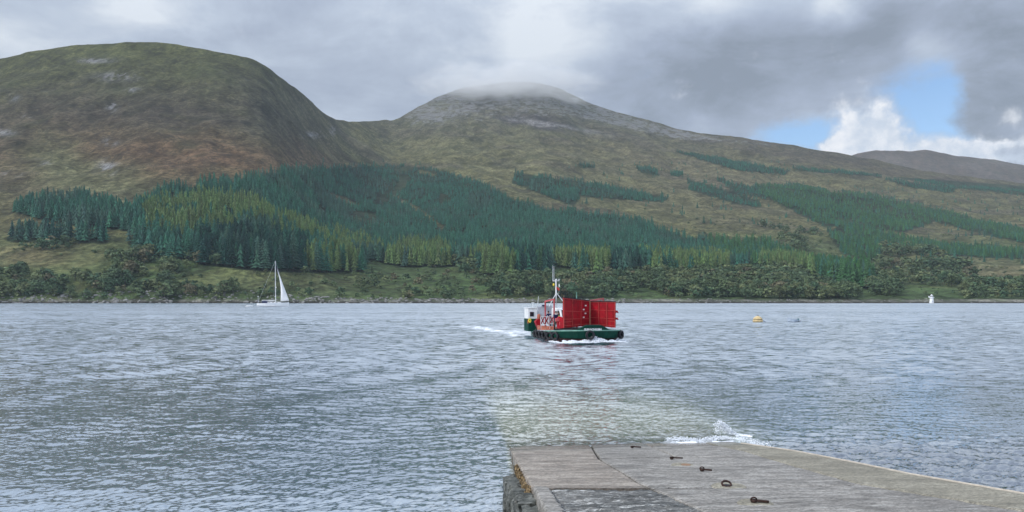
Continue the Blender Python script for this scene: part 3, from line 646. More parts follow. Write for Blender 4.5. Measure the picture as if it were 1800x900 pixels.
# raised kerb at the near left
kx = lambda y: left_edge(y)+0.01
for (y0, y1) in ((4.3, 8.2), (8.25, 12.45)):
    n = 70; vs = []; prof = [(0.0, -0.22), (0.0, 0.035), (0.03, 0.06), (0.20, 0.06), (0.235, 0.04), (0.24, -0.1)]
    for i in range(n):
        y = y0+(y1-y0)*i/(n-1); e = 1 if 0 < i < n-1 else 0.93
        for j, (dx, dz_) in enumerate(prof):
            x = kx(y)+dx; q = 0.013*float(fbm(np.array(y/0.11+j*3), np.array(j*1.0), 3, 3)); vs.append((x+q, y, zs(x, y)+dz_*e+q))
    m_ = len(prof); fs = [(i*m_+j, (i+1)*m_+j, (i+1)*m_+j+1, i*m_+j+1) for i in range(n-1) for j in range(m_-1)]
    ko = np_mesh('kerb', vs, np.array(fs), M_['slab_grey'], slip)
# ochre weed growing on the slab side above the ledge
w_ = MB(); r_ = random.Random(4)
for i in range(150):
    y = r_.uniform(12.7, 17.3); x = left_edge(y)-r_.uniform(0.0, 0.035); z = zs(x, y)-r_.uniform(0.07, 0.20); s_ = r_.uniform(0.02, 0.05)
    M = Matrix.Rotation(r_.uniform(0, 6), 3, Vector((r_.random(), r_.random(), 1)).normalized())
    w_.box((x, y, z), (s_, s_*1.8, s_*1.3), M)
o = w_.build('seaweed', M_['ochre'], slip); o['kind'] = 'stuff'
# masonry of the old quay side: single stones in courses
wall = empty('stone_wall', (left_edge(12.0)-0.3, 12.0, 0.0)); tag(wall, 'rough grey stone wall under the left side of the concrete slipway', 'wall')
def stone(cx, cy, cz, sx, sy, sz, seed):
    import bmesh
    bm = bmesh.new(); bmesh.ops.create_cube(bm, size=1.0); bmesh.ops.subdivide_edges(bm, edges=bm.edges[:], cuts=3, use_grid_fill=True)
    for v in bm.verts:
        c = v.co; n = c.normalized()*0.62; c2 = c.lerp(n, 0.4)
        q = float(fbm(np.array(c.x*2.1+seed*3.7+c.z), np.array(c.y*2.1+c.z*1.7+seed), 3, seed))
        q2 = float(fbm(np.array(c.x*6+seed), np.array(c.y*5+c.z*6), 2, seed+5))
        c2 = c2*(1+0.30*q+0.12*q2); v.co = Vector((c2.x*sx+cx, c2.y*sy+cy, c2.z*sz+cz))
    me = bpy.data.meshes.new('stone'); bm.to_mesh(me); bm.free(); me.materials.append(M_['stone'])
    o = bpy.data.objects.new('stone', me); COL.objects.link(o); o.parent = wall; o.matrix_parent_inverse = Matrix.Translation(-wall.location); return o
rs = random.Random(9); y = 6.0; k = 0
while y < 17.2:
    L = rs.uniform(0.35, 0.75); topz = zs(left_edge(y), y)-0.08-rs.uniform(0, 0.12); 
    if y > 12.4: topz -= 0.10+0.02*(y-12.4)
    wdt = 0.34 if y > 12.4 else 0.26
    zc = topz
    while zc > -0.25:
        h = rs.uniform(0.26, 0.42); x0 = left_edge(y)-wdt/2+0.03+rs.uniform(-0.05, 0.03)-0.05*(topz-zc)
        stone(x0, y+L/2+rs.uniform(-.04, .04), zc-h/2, wdt+rs.uniform(0, 0.10), L*1.02, h*1.05, k); k += 1; zc -= h
    y += L
# iron fittings let into the concrete
def unproj_slip(px, py):
    u = (px-900)/F; y = (EYE-2.40315)/((py-HZ)/F-0.111+0.0158*u); return u*y, y
def ring(px, py, label, ang, size, bolt, pad, gone=False):
    size *= 0.8
    x, y = unproj_slip(px, py); root = empty('mooring_ring', (x, y, zs(x, y)+0.012), ang); tag(root, label, 'mooring ring', 'iron mooring fittings along the slipway')
    a = MB()
    if pad: a.lathe([(pad, -0.01), (pad*0.97, 0.004), (pad*0.6, 0.012), (0.01, 0.012)], (0, 0, -0.01), 28); a.build('mortar_pad', M_['edging'], root)
    if not gone:
        b = MB(); b.bar((-size*0.1, 0, 0.03), (size*0.9, 0.0, 0.018), 0.04, 0.028); b.lathe([(0.038, 0), (0.042, 0.025), (0.028, 0.045), (0.01, 0.05)], (-size*0.12, 0, 0), 10); b.build('bar', M_['rust'], root, bevel=0.006)
        c = MB(); Mr = Matrix.Rotation(R(bolt), 3, 'X'); c.torus((-size*0.12, 0, 0.04), 0.036, 0.011, Mr @ Matrix.Rotation(R(90), 3, 'X'), 20, 8); c.build('ring', M_['rust'], root, smooth=True)
    return root
ring(1113, 788, 'small flat rusty bar lying at the water line of the slipway', 0.0, 0.28, 80, 0)
ring(1183, 808, 'flat rusty fitting at the lower end of the dark slab joint', 0.15, 0.30, 70, 0)
ring(1236, 829, 'rusty hooked bar between the pale worn disc and the hollow dark ring', -0.1, 0.22, 10, 0)
x, y = unproj_slip(1200, 818); root = empty('worn_pad', (x, y, zs(x, y)+0.004)); tag(root, 'pale round mortar disc with rusty stain on the slipway', 'mortar disc')
a = MB(); a.lathe([(0.23, -0.01), (0.22, 0.006), (0.15, 0.010), (0.01, 0.010)], (0, 0, 0), 30); a.build('disc', M_['edging'], root)
a = MB(); a.lathe([(0.10, 0.0), (0.095, 0.013), (0.01, 0.014)], (0.06, 0, 0), 24); a.build('stain', mat('brown_stain', (0.25, 0.15, 0.09), 0.8, scale=12), root)
# the hollow ring
x, y = unproj_slip(1277, 855); root = empty('mooring_ring', (x, y, zs(x, y)+0.01)); tag(root, 'dark hollow iron ring in a pale pad, second nearest on the slipway', 'mooring ring', 'iron mooring fittings along the slipway')
a = MB(); a.lathe([(0.27, -0.01), (0.26, 0.004), (0.12, 0.010), (0.01, 0.010)], (0.04, 0, -0.008), 28); a.build('mortar_pad', M_['edging'], root)
a = MB(); a.torus((0, 0, 0.03), 0.068, 0.017, Matrix.Rotation(R(28), 3, 'X'), 22, 8); a.build('ring', M_['rust'], root, smooth=True)
a = MB(); a.lathe([(0.07, 0), (0.068, 0.012), (0.01, 0.014)], (0, 0, 0), 18); a.build('socket', M_['black'], root)
ring(1328, 885, 'nearest and largest rusty iron bolt with a curled ring end', -0.12, 0.24, 25, 0.24)

# ------------------------------------------------------------------ trees
def conifer_mesh(layers, spikes, seed, hang=0.35, r0=0.17, top=0.03, bare=0.12):
    """unit-height crown: drooping star-shaped skirts of branches"""
    r = np.random.default_rng(seed); V = []; Fc = []; T = []
    V.append((0, 0, 1.0)); T.append(1.1)
    for i in range(layers):
        f = i/(layers-1) if layers > 1 else 0
        zt = 1.0-(1-bare)*(i/layers)**0.95; zb = 1.0-(1-bare)*((i+1.45)/layers)**0.95; zb = max(zb, bare*0.75)
        rad = (top+(r0-top)*((i+1)/layers)**0.95)*r.uniform(0.85, 1.15)
        c = len(V); V.append((0, 0, zt)); T.append(1.0); n = spikes*2; ph = r.uniform(0, 6.28)
        for k in range(n):
            a = ph+2*math.pi*k/n+r.uniform(-.15, .15); rr = rad*(r.uniform(0.8, 1.25) if k % 2 == 0 else r.uniform(0.35, 0.55)); zz = zb+(0 if k % 2 == 0 else (zt-zb)*0.28)+r.uniform(-.012, .012)
            V.append((rr*math.cos(a), rr*math.sin(a), zz)); T.append(r.uniform(0.75, 1.3))
        for k in range(n): Fc.append((c, c+1+k, c+1+(k+1) % n))
    return np.array(V, np.float32), np.array(Fc, np.int32), np.array(T, np.float32)
def mesh_of(name, V, Fc, T, m):
    o = np_mesh(name, V, Fc, m, smooth=False, colors={'tint': np.repeat(T[:, None], 3, 1)}); me = o.data; bpy.data.objects.remove(o); return me
def sample_ground(n, px0, px1, y0, y1, seed):
    r = np.random.default_rng(seed)
    y = np.sqrt(r.uniform(y0*y0, y1*y1, n)); px = r.uniform(px0, px1, n)
    x, z, py, t = ground(px, y); return x, y, z, px, py, r
DK = (0.030, 0.104, 0.068); DEEP = (0.010, 0.046, 0.034); LARCH = (0.094, 0.146, 0.052); GRN = (0.040, 0.108, 0.040); GREYG = (0.042, 0.096, 0.068)
def place_conifers():
    N = 230000; x, y, z, px, py, r = sample_ground(N, -60, 1950, 640, 2300, 5)
    ok = np.zeros(N, bool)
    dens = 1.0*np.ones(N)
    for p in FORESTS: ok |= inpoly(px+3*fbm(x/20, y/20, 3, 4), py+2.5*fbm(x/15, y/15, 3, 6), p)
    ok &= ~any_in(px, py, P_RIDE)
    ok &= ~((fbm(x/38, y/120, 3, 77) > 0.42) & (py < 440))
    hi = any_in(px, py, P_H); ok &= ~(hi & (r.random(N) < 0.3)); ok &= ~(any_in(px, py, P_H[7:]) & (r.random(N) < 0.75))
    idx = np.nonzero(ok)[0]
    # thin to a minimum spacing
    cell = 4.7; seen = {}; keep = []
    for i in idx:
        s = float(np.interp(y[i], [780, 880, 1400, 1600], [5.2, 3.7, 4.0, 5.6]))
        k = (int(x[i]/s), int(y[i]/s))
        if k in seen: continue
        seen[k] = 1; keep.append(i)
    # scattered single trees outside the woods
    extra = []
    for i in range(0, 60000):
        if ok[i]: continue
        if (1000 < px[i] < 1500 and 285 < py[i] < 400 and r.random() < 0.02) or (1500 < px[i] < 1900 and 330 < py[i] < 470 and r.random() < 0.03) or (560 < px[i] < 760 and 285 < py[i] < 300 and r.random() < 0.02):
            extra.append(i)
    keep = np.array(keep+extra[:420]); print('conifers', len(keep))
    x, y, z, px, py = x[keep], y[keep], z[keep], px[keep], py[keep]; n = len(keep)
    patch = fbm(x/60, y/60, 3, 88)
    larch = any_in(px+34*patch, py+24*patch, P_LARCH) & (r.random(n) < 0.5+1.2*fbm(x/22, y/22, 3, 99)+0.42); grn = any_in(px, py, P_GREEN) & ~larch & (r.random(n) < 0.7); deep = any_in(px+30*patch, py+12*patch, P_DARK) & (r.random(n) < 0.75) & ~larch
    kind = np.zeros(n, int); kind[grn] = 2; kind[(~larch) & (~grn) & (patch > 0.22)] = 4; kind[deep] = 3; kind[larch] = 1
    pal = np.array([DK, LARCH, GRN, DEEP, GREYG]); col = pal[kind]*r.uniform(0.68, 1.38, (n, 1))*r.uniform(0.92, 1.08, (n, 3))
    h = np.clip(np.interp(y, [700, 790, 880, 1000, 1300, 1800, 2300], [25, 23, 17, 13, 11, 9, 8])*r.normal(1, 0.14, n), 5, 36)
    h = np.where(kind == 1, h*1.06, h); h = np.where(px < 345, np.where(px < 232, h*0.74, h*0.86), h); w = h*r.uniform(0.95, 1.35, n)*np.where(kind == 1, 0.92, 1.08)
    ang = r.uniform(0, 6.28, n)
    # bushier on the young upper slopes
    w *= np.interp(y, [790, 900, 1150, 1600], [1.08, 0.90, 0.95, 1.15])
    near_rank = np.argsort(y/ h); 
    edge = near_rank[:300]; rest = near_rank[300:]
    # --- the 300 that show largest: things with crown and trunk
    crowns = [mesh_of('crown', *conifer_mesh(11, 9, 100+i, r0=0.175), M_['leaf']) for i in range(4)]+[mesh_of('crown', *conifer_mesh(13, 8, 200+i, r0=0.145), M_['leaf']) for i in range(4)]
    tm = MB(); tm.tube([(0, 0, -0.06), (0.002, 0, 0.4), (0, 0.003, 0.86)], 0.011, 6, 0.003); to = tm.build('trunk', M_['bark']); tme = to.data; bpy.data.objects.remove(to)
    zone = [(-100, 120, 'left of the shore outcrop'), (120, 250, 'above the shore outcrop'), (250, 420, 'upslope left of the yacht'), (420, 530, 'directly above the yacht'), (530, 650, 'just right of the yacht mast'), (650, 830, 'between yacht and ferry'), (830, 960, 'behind and left of the ferry mast'), (960, 1120, 'above the red ramps of the ferry'), (1120, 1300, 'between ferry and yellow buoy'), (1300, 1420, 'above the yellow buoy'), (1420, 1560, 'right of the grey boat'), (1560, 2200, 'above the white lighthouse')]
    look = {0: 'blue-green spruce', 1: 'yellow-green larch', 2: 'bright green spruce', 3: 'darkest green spruce', 4: 'grey-green pine'}
    epx, epy = px[edge], py[edge]
    rank_in = lambda a, b: not np.any((np.abs(epx-a) < 9) & (epy > b+3))
    for i in edge:
        zn = [q[2] for q in zone if q[0] <= px[i] < q[1]][0]
        a_, b_ = [(q[0], q[1]) for q in zone if q[0] <= px[i] < q[1]][0]; fr_ = int(3*(px[i]-max(a_, 0))/(min(b_, 1800)-max(a_, 0)+.1)); part = ('left third', 'middle', 'right third')[min(max(fr_, 0), 2)]
        sz = 'tall' if h[i] > 25 else ('short' if h[i] < 19 else 'medium'); row = 'front' if rank_in(px[i], py[i]) else 'inner'
        root = empty('conifer_tree', (x[i], y[i], z[i]-0.3), ang[i])
        lab = f'{sz} {look[int(kind[i])]}, {row} row, {zn}'; tag(root, lab, 'conifer tree', f'{look[int(kind[i])]} trees {zn}')
        cm = crowns[(4 if kind[i] == 1 else 0)+int(r.integers(4))]
        c = bpy.data.objects.new('crown', cm); COL.objects.link(c); c.parent = root; c.scale = (w[i], w[i], h[i]); c.color = (*col[i], 1)
        tk = bpy.data.objects.new('trunk', tme); COL.objects.link(tk); tk.parent = root; tk.scale = (h[i], h[i], h[i])
    # --- all others: one mass
    var = [conifer_mesh(5, 5, 300+i, r0=0.19) for i in range(6)]
    Vs, Fs, Ts = [], [], []; base = 0
    for vi in range(6):
        ids = rest[vi::6]; V, Fc, T = var[vi]; c, s = np.cos(ang[ids]), np.sin(ang[ids])
        P = np.empty((len(ids), len(V), 3), np.float32)
        P[..., 0] = x[ids, None]+w[ids, None]*(c[:, None]*V[:, 0]-s[:, None]*V[:, 1]); P[..., 1] = y[ids, None]+w[ids, None]*(s[:, None]*V[:, 0]+c[:, None]*V[:, 1]); P[..., 2] = z[ids, None]-0.3+h[ids, None]*V[:, 2]
        Vs.append(P.reshape(-1, 3)); Fs.append((Fc[None]+(np.arange(len(ids))*len(V))[:, None, None]+base).reshape(-1, 3)); base += len(ids)*len(V)
        Ts.append((T[None, :, None]*col[ids][:, None, :]).reshape(-1, 3))
    o = np_mesh('conifer_plantation', np.vstack(Vs), np.vstack(Fs), M_['leaf'], colors={'tint': np.vstack(Ts)}); o.color = (1, 1, 1, 1)
    tag(o, 'dense conifer plantation covering the middle of the hillside across the strait', 'forest', kind='stuff')
place_conifers()

def broad_mesh(nleaf, seed, lobes=7, size=0.13, flat=0.85):
    """unit-height crown of many small leaf-clump faces spread over a few uneven lobes"""
    r = np.random.default_rng(seed); V = []; T = []
    cs = [(r.uniform(-.26, .26), r.uniform(-.26, .26), r.uniform(0.32, 0.76), r.uniform(0.16, 0.27)) for _ in range(lobes)]+[(0, 0, 0.5, 0.3), (r.uniform(-.1, .1), 0, 0.78, 0.19), (0.2, -.1, .25, .2), (-.2, .1, .25, .2)]
    lobe_t = r.uniform(0.82, 1.2, len(cs))
    for i in range(nleaf):
        li = r.integers(len(cs)); cx, cy, cz, cr = cs[li]; d = r.normal(size=3); d /= np.linalg.norm(d); d[2] = d[2] if d[2] > -0.35 else -d[2]*0.5
        p = np.array((cx, cy, cz))+d*cr*r.uniform(0.75, 1.08)*np.array((1, 1, flat)); n = d+r.normal(size=3)*0.45; n /= np.linalg.norm(n)
        a = np.cross(n, (0.3, 0.2, 1)); a /= np.linalg.norm(a)+1e-6; b = np.cross(n, a); s = size*r.uniform(0.5, 1.1); th = r.uniform(0, 3)
        a, b = a*math.cos(th)+b*math.sin(th), b*math.cos(th)-a*math.sin(th)
        q = r.uniform(0.6, 1.2, 4); V += [p+a*s*.5*q[0], p+b*s*.45*q[1], p-a*s*.5*q[2], p-b*s*.4*q[3]]; T += [r.uniform(0.82, 1.18)*lobe_t[li]]*4
    V = np.array(V, np.float32); Fc = np.arange(len(V), dtype=np.int32).reshape(-1, 4); return V, Fc, np.array(T, np.float32)
B_BELT = [([(-60, 488), (120, 486), (250, 498), (260, 526), (-60, 526)], 1.0), ([(250, 500), (400, 508), (430, 526), (250, 526)], 0.8), ([(430, 512), (700, 518), (880, 514), (880, 526), (430, 526)], 0.30),
          ([(880, 500), (980, 488), (1050, 484), (1110, 492), (1120, 524), (880, 524)], 0.55), ([(1130, 504), (1190, 486), (1300, 484), (1400, 492), (1505, 518), (1500, 527), (1180, 524)], 1.0),
          ([(1545, 464), (1700, 466), (1700, 473), (1545, 472)], 0.6), ([(1590, 476), (1730, 480), (1700, 506), (1600, 500)], 0.13), ([(1700, 506), (1860, 504), (1860, 527), (1690, 526)], 0.6),
          ([(330, 442), (390, 455), (385, 470), (330, 464)], 0.9), ([(180, 445), (340, 455), (340, 490), (200, 490)], 0.28), ([(430, 480), (880, 488), (880, 512), (430, 508)], 0.10),
          ([(800, 462), (850, 462), (850, 484), (805, 480)], 0.6), ([(0, 428), (180, 430), (180, 440), (0, 440)], 0.22), ([(1320, 470), (1420, 478), (1420, 495), (1320, 492)], 0.4), ([(1530, 480), (1580, 484), (1580, 520), (1530, 520)], 0.4),
          ([(1340, 375), (1440, 395), (1450, 440), (1400, 440), (1340, 400)], 0.05), ([(1540, 430), (1660, 446), (1660, 456), (1540, 450)], .15), ([(1100, 486), (1180, 484), (1140, 505), (1100, 510)], .4)]
def place_broadleaf():
    N = 60000; x, y, z, px, py, r = sample_ground(N, -60, 1860, 630, 1400, 9)
    pr = np.zeros(N)
    for p, d in B_BELT: pr = np.maximum(pr, inpoly(px, py, p)*d)
    clump = fbm(x/25, y/18, 3, 144); ok = r.random(N) < pr*np.clip(0.75+1.1*clump, 0, 1); seen = {}; keep = []
    for i in np.nonzero(ok)[0]:
        s = 6.4; k = (int(x[i]/s), int(y[i]/s))
        if k in seen: continue
        seen[k] = 1; keep.append(i)
    keep = np.array(keep); x, y, z, px, py, clump = x[keep], y[keep], z[keep], px[keep], py[keep], clump[keep]; n = len(keep); print('broadleaf', n)
    h = np.clip(r.normal(10.2, 2.6, n)+2.5*clump, 3.2, 15); h = np.where((px > 430) & (px < 870) & (py > 480), h*0.55, h); w = h*r.uniform(0.95, 1.4, n)
    pal = np.array([(0.088, 0.125, 0.058), (0.066, 0.104, 0.052), (0.115, 0.140, 0.064), (0.125, 0.115, 0.066), (0.050, 0.092, 0.048)]); kind = r.choice(5, n, p=[.36, .27, .2, .04, .13])
    col = pal[kind]*r.uniform(0.8, 1.25, (n, 1)); ang = r.uniform(0, 6.28, n)
    order = np.argsort(y/h); big, rest = order[:300], order[300:]
    crowns = [mesh_of('crown', *broad_mesh(430, 500+i), M_['leaf']) for i in range(6)]
    trunks = []
    for i in range(3):
        q = random.Random(i); tm = MB(); tm.tube([(0, 0, -0.08), (q.uniform(-.02, .02), 0, 0.25), (0.02, 0.02, 0.6)], 0.028, 6, 0.01)
        for k in range(4): a = q.uniform(0, 6.28); tm.tube([(0, 0, 0.15+.08*k), (0.2*math.cos(a), 0.2*math.sin(a), 0.42+0.08*k)], 0.014, 5, 0.005)
        to = tm.build('trunk', M_['bark']); trunks.append(to.data); bpy.data.objects.remove(to)
    zone = [(-100, 40, 'above the far left shore rocks'), (40, 160, 'left of the pale outcrop'), (160, 260, 'behind the pale outcrop'), (260, 430, 'on shore left of the yacht'), (430, 530, 'on shore behind the yacht'), (530, 700, 'on shore right of the yacht'), (700, 900, 'on shore left of the ferry'), (900, 1000, 'behind the ferry mast'), (1000, 1130, 'behind the red ramps'), (1130, 1260, 'on shore right of the ferry'), (1260, 1360, 'behind the yellow buoy'), (1360, 1530, 'behind the small grey boat'), (1530, 1620, 'left of the white lighthouse'), (1620, 1700, 'just behind the white lighthouse'), (1700, 2200, 'right of the white lighthouse')]
    look = ['olive green rounded tree', 'dark green rounded tree', 'pale yellow-green tree', 'brown-tinged birch', 'deep green bushy tree']
    for i in big:
        zn = [q[2] for q in zone if q[0] <= px[i] < q[1]][0]; sz = 'large ' if h[i] > 9.5 else ('small ' if h[i] < 6 else '')
        lab = f'{sz}{look[int(kind[i])]} {zn}'
        root = empty('broadleaf_tree', (x[i], y[i], z[i]-0.3), ang[i]); tag(root, lab, 'tree', lab)
        c = bpy.data.objects.new('crown', crowns[int(r.integers(6))]); COL.objects.link(c); c.parent = root; c.scale = (w[i], w[i], h[i]); c.color = (*col[i], 1)
        tk = bpy.data.objects.new('trunk', trunks[int(r.integers(3))]); COL.objects.link(tk); tk.parent = root; tk.scale = (h[i], h[i], h[i])
    # smaller bushes everywhere on the lower ground, one mass
    x2, y2, z2, px2, py2, r2 = sample_ground(26000, -60, 1860, 635, 1500, 19)
    cl2 = fbm(x2/30, y2/20, 4, 155)
    ok = (py2 > 405) & (py2 < 525) & (r2.random(26000) < np.clip(0.03+0.75*(cl2-0.05), 0.012, 0.4)) & ~any_in(px2, py2, FORESTS)
    ok |= (py2 > 330) & (py2 <= 405) & (px2 > 1080) & (r2.random(26000) < np.clip(0.01+0.3*(cl2-0.1), 0.003, 0.12)) & ~any_in(px2, py2, FORESTS)
    x2, y2, z2 = x2[ok], y2[ok], z2[ok]; m = len(x2); print('bushes', m)
    h2 = r2.uniform(1.2, 3.8, m); w2 = h2*r2.uniform(1.2, 2.2, m); k2 = r2.choice(5, m, p=[.34, .27, .2, .04, .15]); col2 = pal[k2]*r2.uniform(0.75, 1.2, (m, 1))
    X = np.concatenate([x[rest], x2]); Y = np.concatenate([y[rest], y2]); Zb = np.concatenate([z[rest], z2]); H = np.concatenate([h[rest], h2]); W = np.concatenate([w[rest], w2]); Cc = np.vstack([col[rest], col2]); A = r2.uniform(0, 6.28, len(X))
    var = [broad_mesh(95, 600+i, size=0.26) for i in range(6)]; Vs, Fs, Ts = [], [], []; base = 0
    for vi in range(6):
        V, Fc, T = var[vi]; s_ = slice(vi, None, 6); c, s = np.cos(A[s_]), np.sin(A[s_]); m = len(c)
        P = np.empty((m, len(V), 3), np.float32)
        P[..., 0] = X[s_, None]+W[s_, None]*(c[:, None]*V[:, 0]-s[:, None]*V[:, 1]); P[..., 1] = Y[s_, None]+W[s_, None]*(s[:, None]*V[:, 0]+c[:, None]*V[:, 1]); P[..., 2] = Zb[s_, None]-0.3+H[s_, None]*V[:, 2]
        Vs.append(P.reshape(-1, 3)); Fs.append((Fc[None]+(np.arange(m)*len(V))[:, None, None]+base).reshape(-1, 4)); base += m*len(V); Ts.append((T[None, :, None]*Cc[s_][:, None, :]).reshape(-1, 3))
    o = np_mesh('shrubs', np.vstack(Vs), np.vstack(Fs), M_['leaf'], colors={'tint': np.vstack(Ts)}); o.color = (1, 1, 1, 1)
    tag(o, 'low scrub and gorse scattered over the lower hillside', 'scrub', kind='stuff')
place_broadleaf()

# ------------------------------------------------------------------ rocks on the far shore
def rock_geo(seed, n=1):
    import bmesh
    bm = bmesh.new(); bmesh.ops.create_icosphere(bm, subdivisions=1, radius=1)
    for v in bm.verts:
        q = float(fbm(np.array(v.co.x*1.3+seed*5.1), np.array(v.co.y*1.3+v.co.z*1.1), 2, seed)); v.co *= 1+0.45*q
    V = np.array([v.co[:] for v in bm.verts], np.float32); Fc = np.array([[v.index for v in f.verts] for f in bm.faces], np.int32); bm.free(); return V, Fc
RK = [rock_geo(i) for i in range(6)]
def rock_mass(name, pts, m, tints=None):
    Vs, Fs = [], []; base = 0
    for i, (x, y, z, sx, sy, sz, a) in enumerate(pts):
        V, Fc = RK[i % 6]; c, s = math.cos(a), math.sin(a); P = V*np.array((sx, sy, sz)); P = np.stack([P[:, 0]*c-P[:, 1]*s+x, P[:, 0]*s+P[:, 1]*c+y, P[:, 2]+z], 1); Vs.append(P); Fs.append(Fc+base); base += len(V)
    return np_mesh(name, np.vstack(Vs), np.vstack(Fs), m)
M_['shore'] = mat('shore_rock', (0.23, 0.225, 0.215), 0.9, var=0.35, scale=0.4, bump=0.5)
rr = random.Random(3); pts = []
for i in range(2600):
    px = rr.uniform(-60, 1860); y = float(shore_y(np.array(px)))+rr.uniform(-1, 16); x, z, py, t = ground(np.array(px), np.array(y))
    dens = 0.5+0.6*float(fbm(np.array(px/40.0), np.array(0.3), 3, 2)); 
    if rr.random() > dens: continue
    if px > 1100 and rr.random() < 0.55: continue
    s = rr.uniform(0.3, 1.25)*(0.6 if px > 1100 else 1); pts.append((float(x), y, float(z)+0.1, s*rr.uniform(1, 2.2), s, s*rr.uniform(0.5, 0.9), rr.uniform(-.5, .5)))
o = rock_mass('shore_rocks', pts, M_['shore']); tag(o, 'pale broken rocks and pebbles lining the far shore', 'rocks', kind='stuff')
def outcrop(px0, px1, h, label, seed):
    q = random.Random(seed); P = []; pc = (px0+px1)/2; yc = float(shore_y(np.array(pc)))+5; xc = (pc-900)*yc/F; hw = (px1-px0)/2*yc/F
    for i in range(46):
        u = q.uniform(-1, 1); P.append((u*hw, q.uniform(-4, 5), h*(1-u*u)*q.uniform(0.1, 0.75), q.uniform(1.2, 3.6), q.uniform(1, 2.4), q.uniform(0.5, 1.6)*h/4, q.uniform(-.4, .4)))
    o = rock_mass('rock_outcrop', P, M_['shore']); o.location = (xc, yc, 0); tag(o, label, 'rock outcrop')
outcrop(168, 246, 4.2, 'pale grey rock outcrop at the water edge below the left shore wood', 1)
outcrop(-20, 36, 2.8, 'flat pale rocks at the far left end of the shore', 2)
outcrop(395, 450, 2.0, 'low grey rocks on the shore just left of the yacht', 6)

# ------------------------------------------------------------------ ferry
fer = empty('car_ferry', (FER[0], FER[1], 0), FA-R(90))
tag(fer, 'small green hulled turntable car ferry with high red ramps heading for the slipway', 'ferry')
FC, FS = math.sin(FA), math.cos(FA)
def fy(px, lx):
    u = (px-900)/F; return (u*(FER[1]-FS*lx)-FER[0]-FC*lx)/(FS-FC*u)
def fz(py, lx, ly): return EYE-(py-HZ)*(FER[1]-FS*lx+FC*ly)/F
def fp(px, py, lx):
    ly = fy(px, lx); return Vector((lx, ly, fz(py, lx, ly)))
def fwz(py, lx, px): return fz(py, lx, fy(px, lx))
FM = Matrix.Translation(Vector((FER[0], FER[1], 0))) @ Matrix.Rotation(FA-R(90), 4, 'Z')
out = [(-7.0, -2.55), (-6.0, -2.8), (2.6, -2.8), (4.6, -2.65), (6.0, -2.2), (6.9, -1.2), (7.15, -0.4), (7.15, 0.5), (7.0, 1.7), (6.5, 2.65), (5.8, 3.12), (4.0, 3.15), (-6.0, 2.8), (-7.0, 2.55)]
dk = lambda lx: 0.53+0.045*(lx+7)
def ring_at(z, inset, bowin):
    r_ = []
    for lx, ly in out:
        k = 1-inset/2.8; bx = max(0, (lx-2.5)/4.7); r_.append((lx-bowin*bx*bx, ly*k*(1-0.18*bowin*bx*bx), z if z is not None else dk(lx)))
    return r_
h = MB(); n = len(out)
def skin_rings(mb, rings):
    for r_ in rings: mb.v += [tuple(p) for p in r_]
    b = len(mb.v)-n*len(rings)
    for i in range(len(rings)-1):
        for k in range(n): mb.f.append((b+i*n+k, b+i*n+(k+1) % n, b+(i+1)*n+(k+1) % n, b+(i+1)*n+k))
skin_rings(h, [ring_at(0.34, 0.06, 0.45), ring_at(0.45, 0.03, 0.25), [(a, b, dk(a)-0.10) for a, b in out]]); h.build('hull', M_['green'], fer)
h = MB(); skin_rings(h, [ring_at(-0.6, 0.7, 2.0), ring_at(-0.1, 0.25, 1.1), ring_at(0.16, 0.12, 0.75), ring_at(0.34, 0.06, 0.45)]); h.build('hull_bottom', M_['antifoul'], fer)
h = MB(); o2 = [(a*1.008, b*1.02) for a, b in out]; skin_rings(h, [[(a, b, dk(a)-0.10) for a, b in o2], [(a, b, dk(a)) for a, b in o2], [(a*0.97, b*0.97, dk(a)) for a, b in out], [(a*0.97, b*0.97, dk(a)-0.1) for a, b in out]]); h.build('rubbing_strake', M_['palegreen'], fer)
h = MB(); h.addp([(a*0.975, b*0.975, dk(a)-0.015) for a, b in out], [tuple(range(n))]); h.build('deck', M_['tan'], fer)
# pale rectangle painted on the quarter for the sunlight on that side
h = MB(); h.prism([(-6.85, -2.66, 0.1), (-1.4, -2.86, 0.12), (-1.4, -2.86, 0.68), (-6.85, -2.66, 0.44)], (0, -0.012, 0)); h.build('quarter_sunlight', M_['palegreen'], fer)
# bow bulwark hump with the name
hump = []
for k in range(33):
    px = 1012+(1076-1012)*k/32; s = sstep(1014, 1033, px)*sstep(1076, 1055, px); lx = 7.14; ly = fy(px, lx)
    hump.append((ly, 1.17+0.42*float(s)))
def bowx(ly): return np.interp(ly, [-2.2, -1.2, -0.4, 0.5, 1.6, 2.45], [6.0, 6.9, 7.15, 7.15, 6.95, 6.4])
h = MB(); vs = []
for ly, z in hump:
    bx = float(bowx(ly)); vs += [(bx+0.03, ly, 1.08), (bx+0.06, ly, z), (bx-0.32, ly, z+0.02), (bx-0.34, ly, 1.06)]
h.addp(vs, [(i*4+a, i*4+(a+1) % 4, (i+1)*4+(a+1) % 4, (i+1)*4+a) for i in range(32) for a in range(4)]); h.build('bow_bulwark', M_['green'], fer)
fc_ = bpy.data.curves.new('name_lettering', 'FONT'); fc_.body = 'GLENACHULISH'; fc_.size = 0.235; fc_.align_x = 'CENTER'; fc_.align_y = 'CENTER'; fc_.extrude = 0.004; fc_.offset = 0.010; fc_.space_character = 0.93
fc_.materials.append(M_['white']); ft = bpy.data.objects.new('name_lettering', fc_); COL.objects.link(ft); ft.parent = fer
dg_ = bpy.context.evaluated_depsgraph_get(); lm = bpy.data.meshes.new_from_object(ft.evaluated_get(dg_)); bpy.data.objects.remove(ft)
ft = bpy.data.objects.new('name_lettering', lm); COL.objects.link(ft); ft.parent = fer
q = fp(1042, 579.2, 7.27); ft.location = q; ft.rotation_euler = (R(90), 0, R(90))

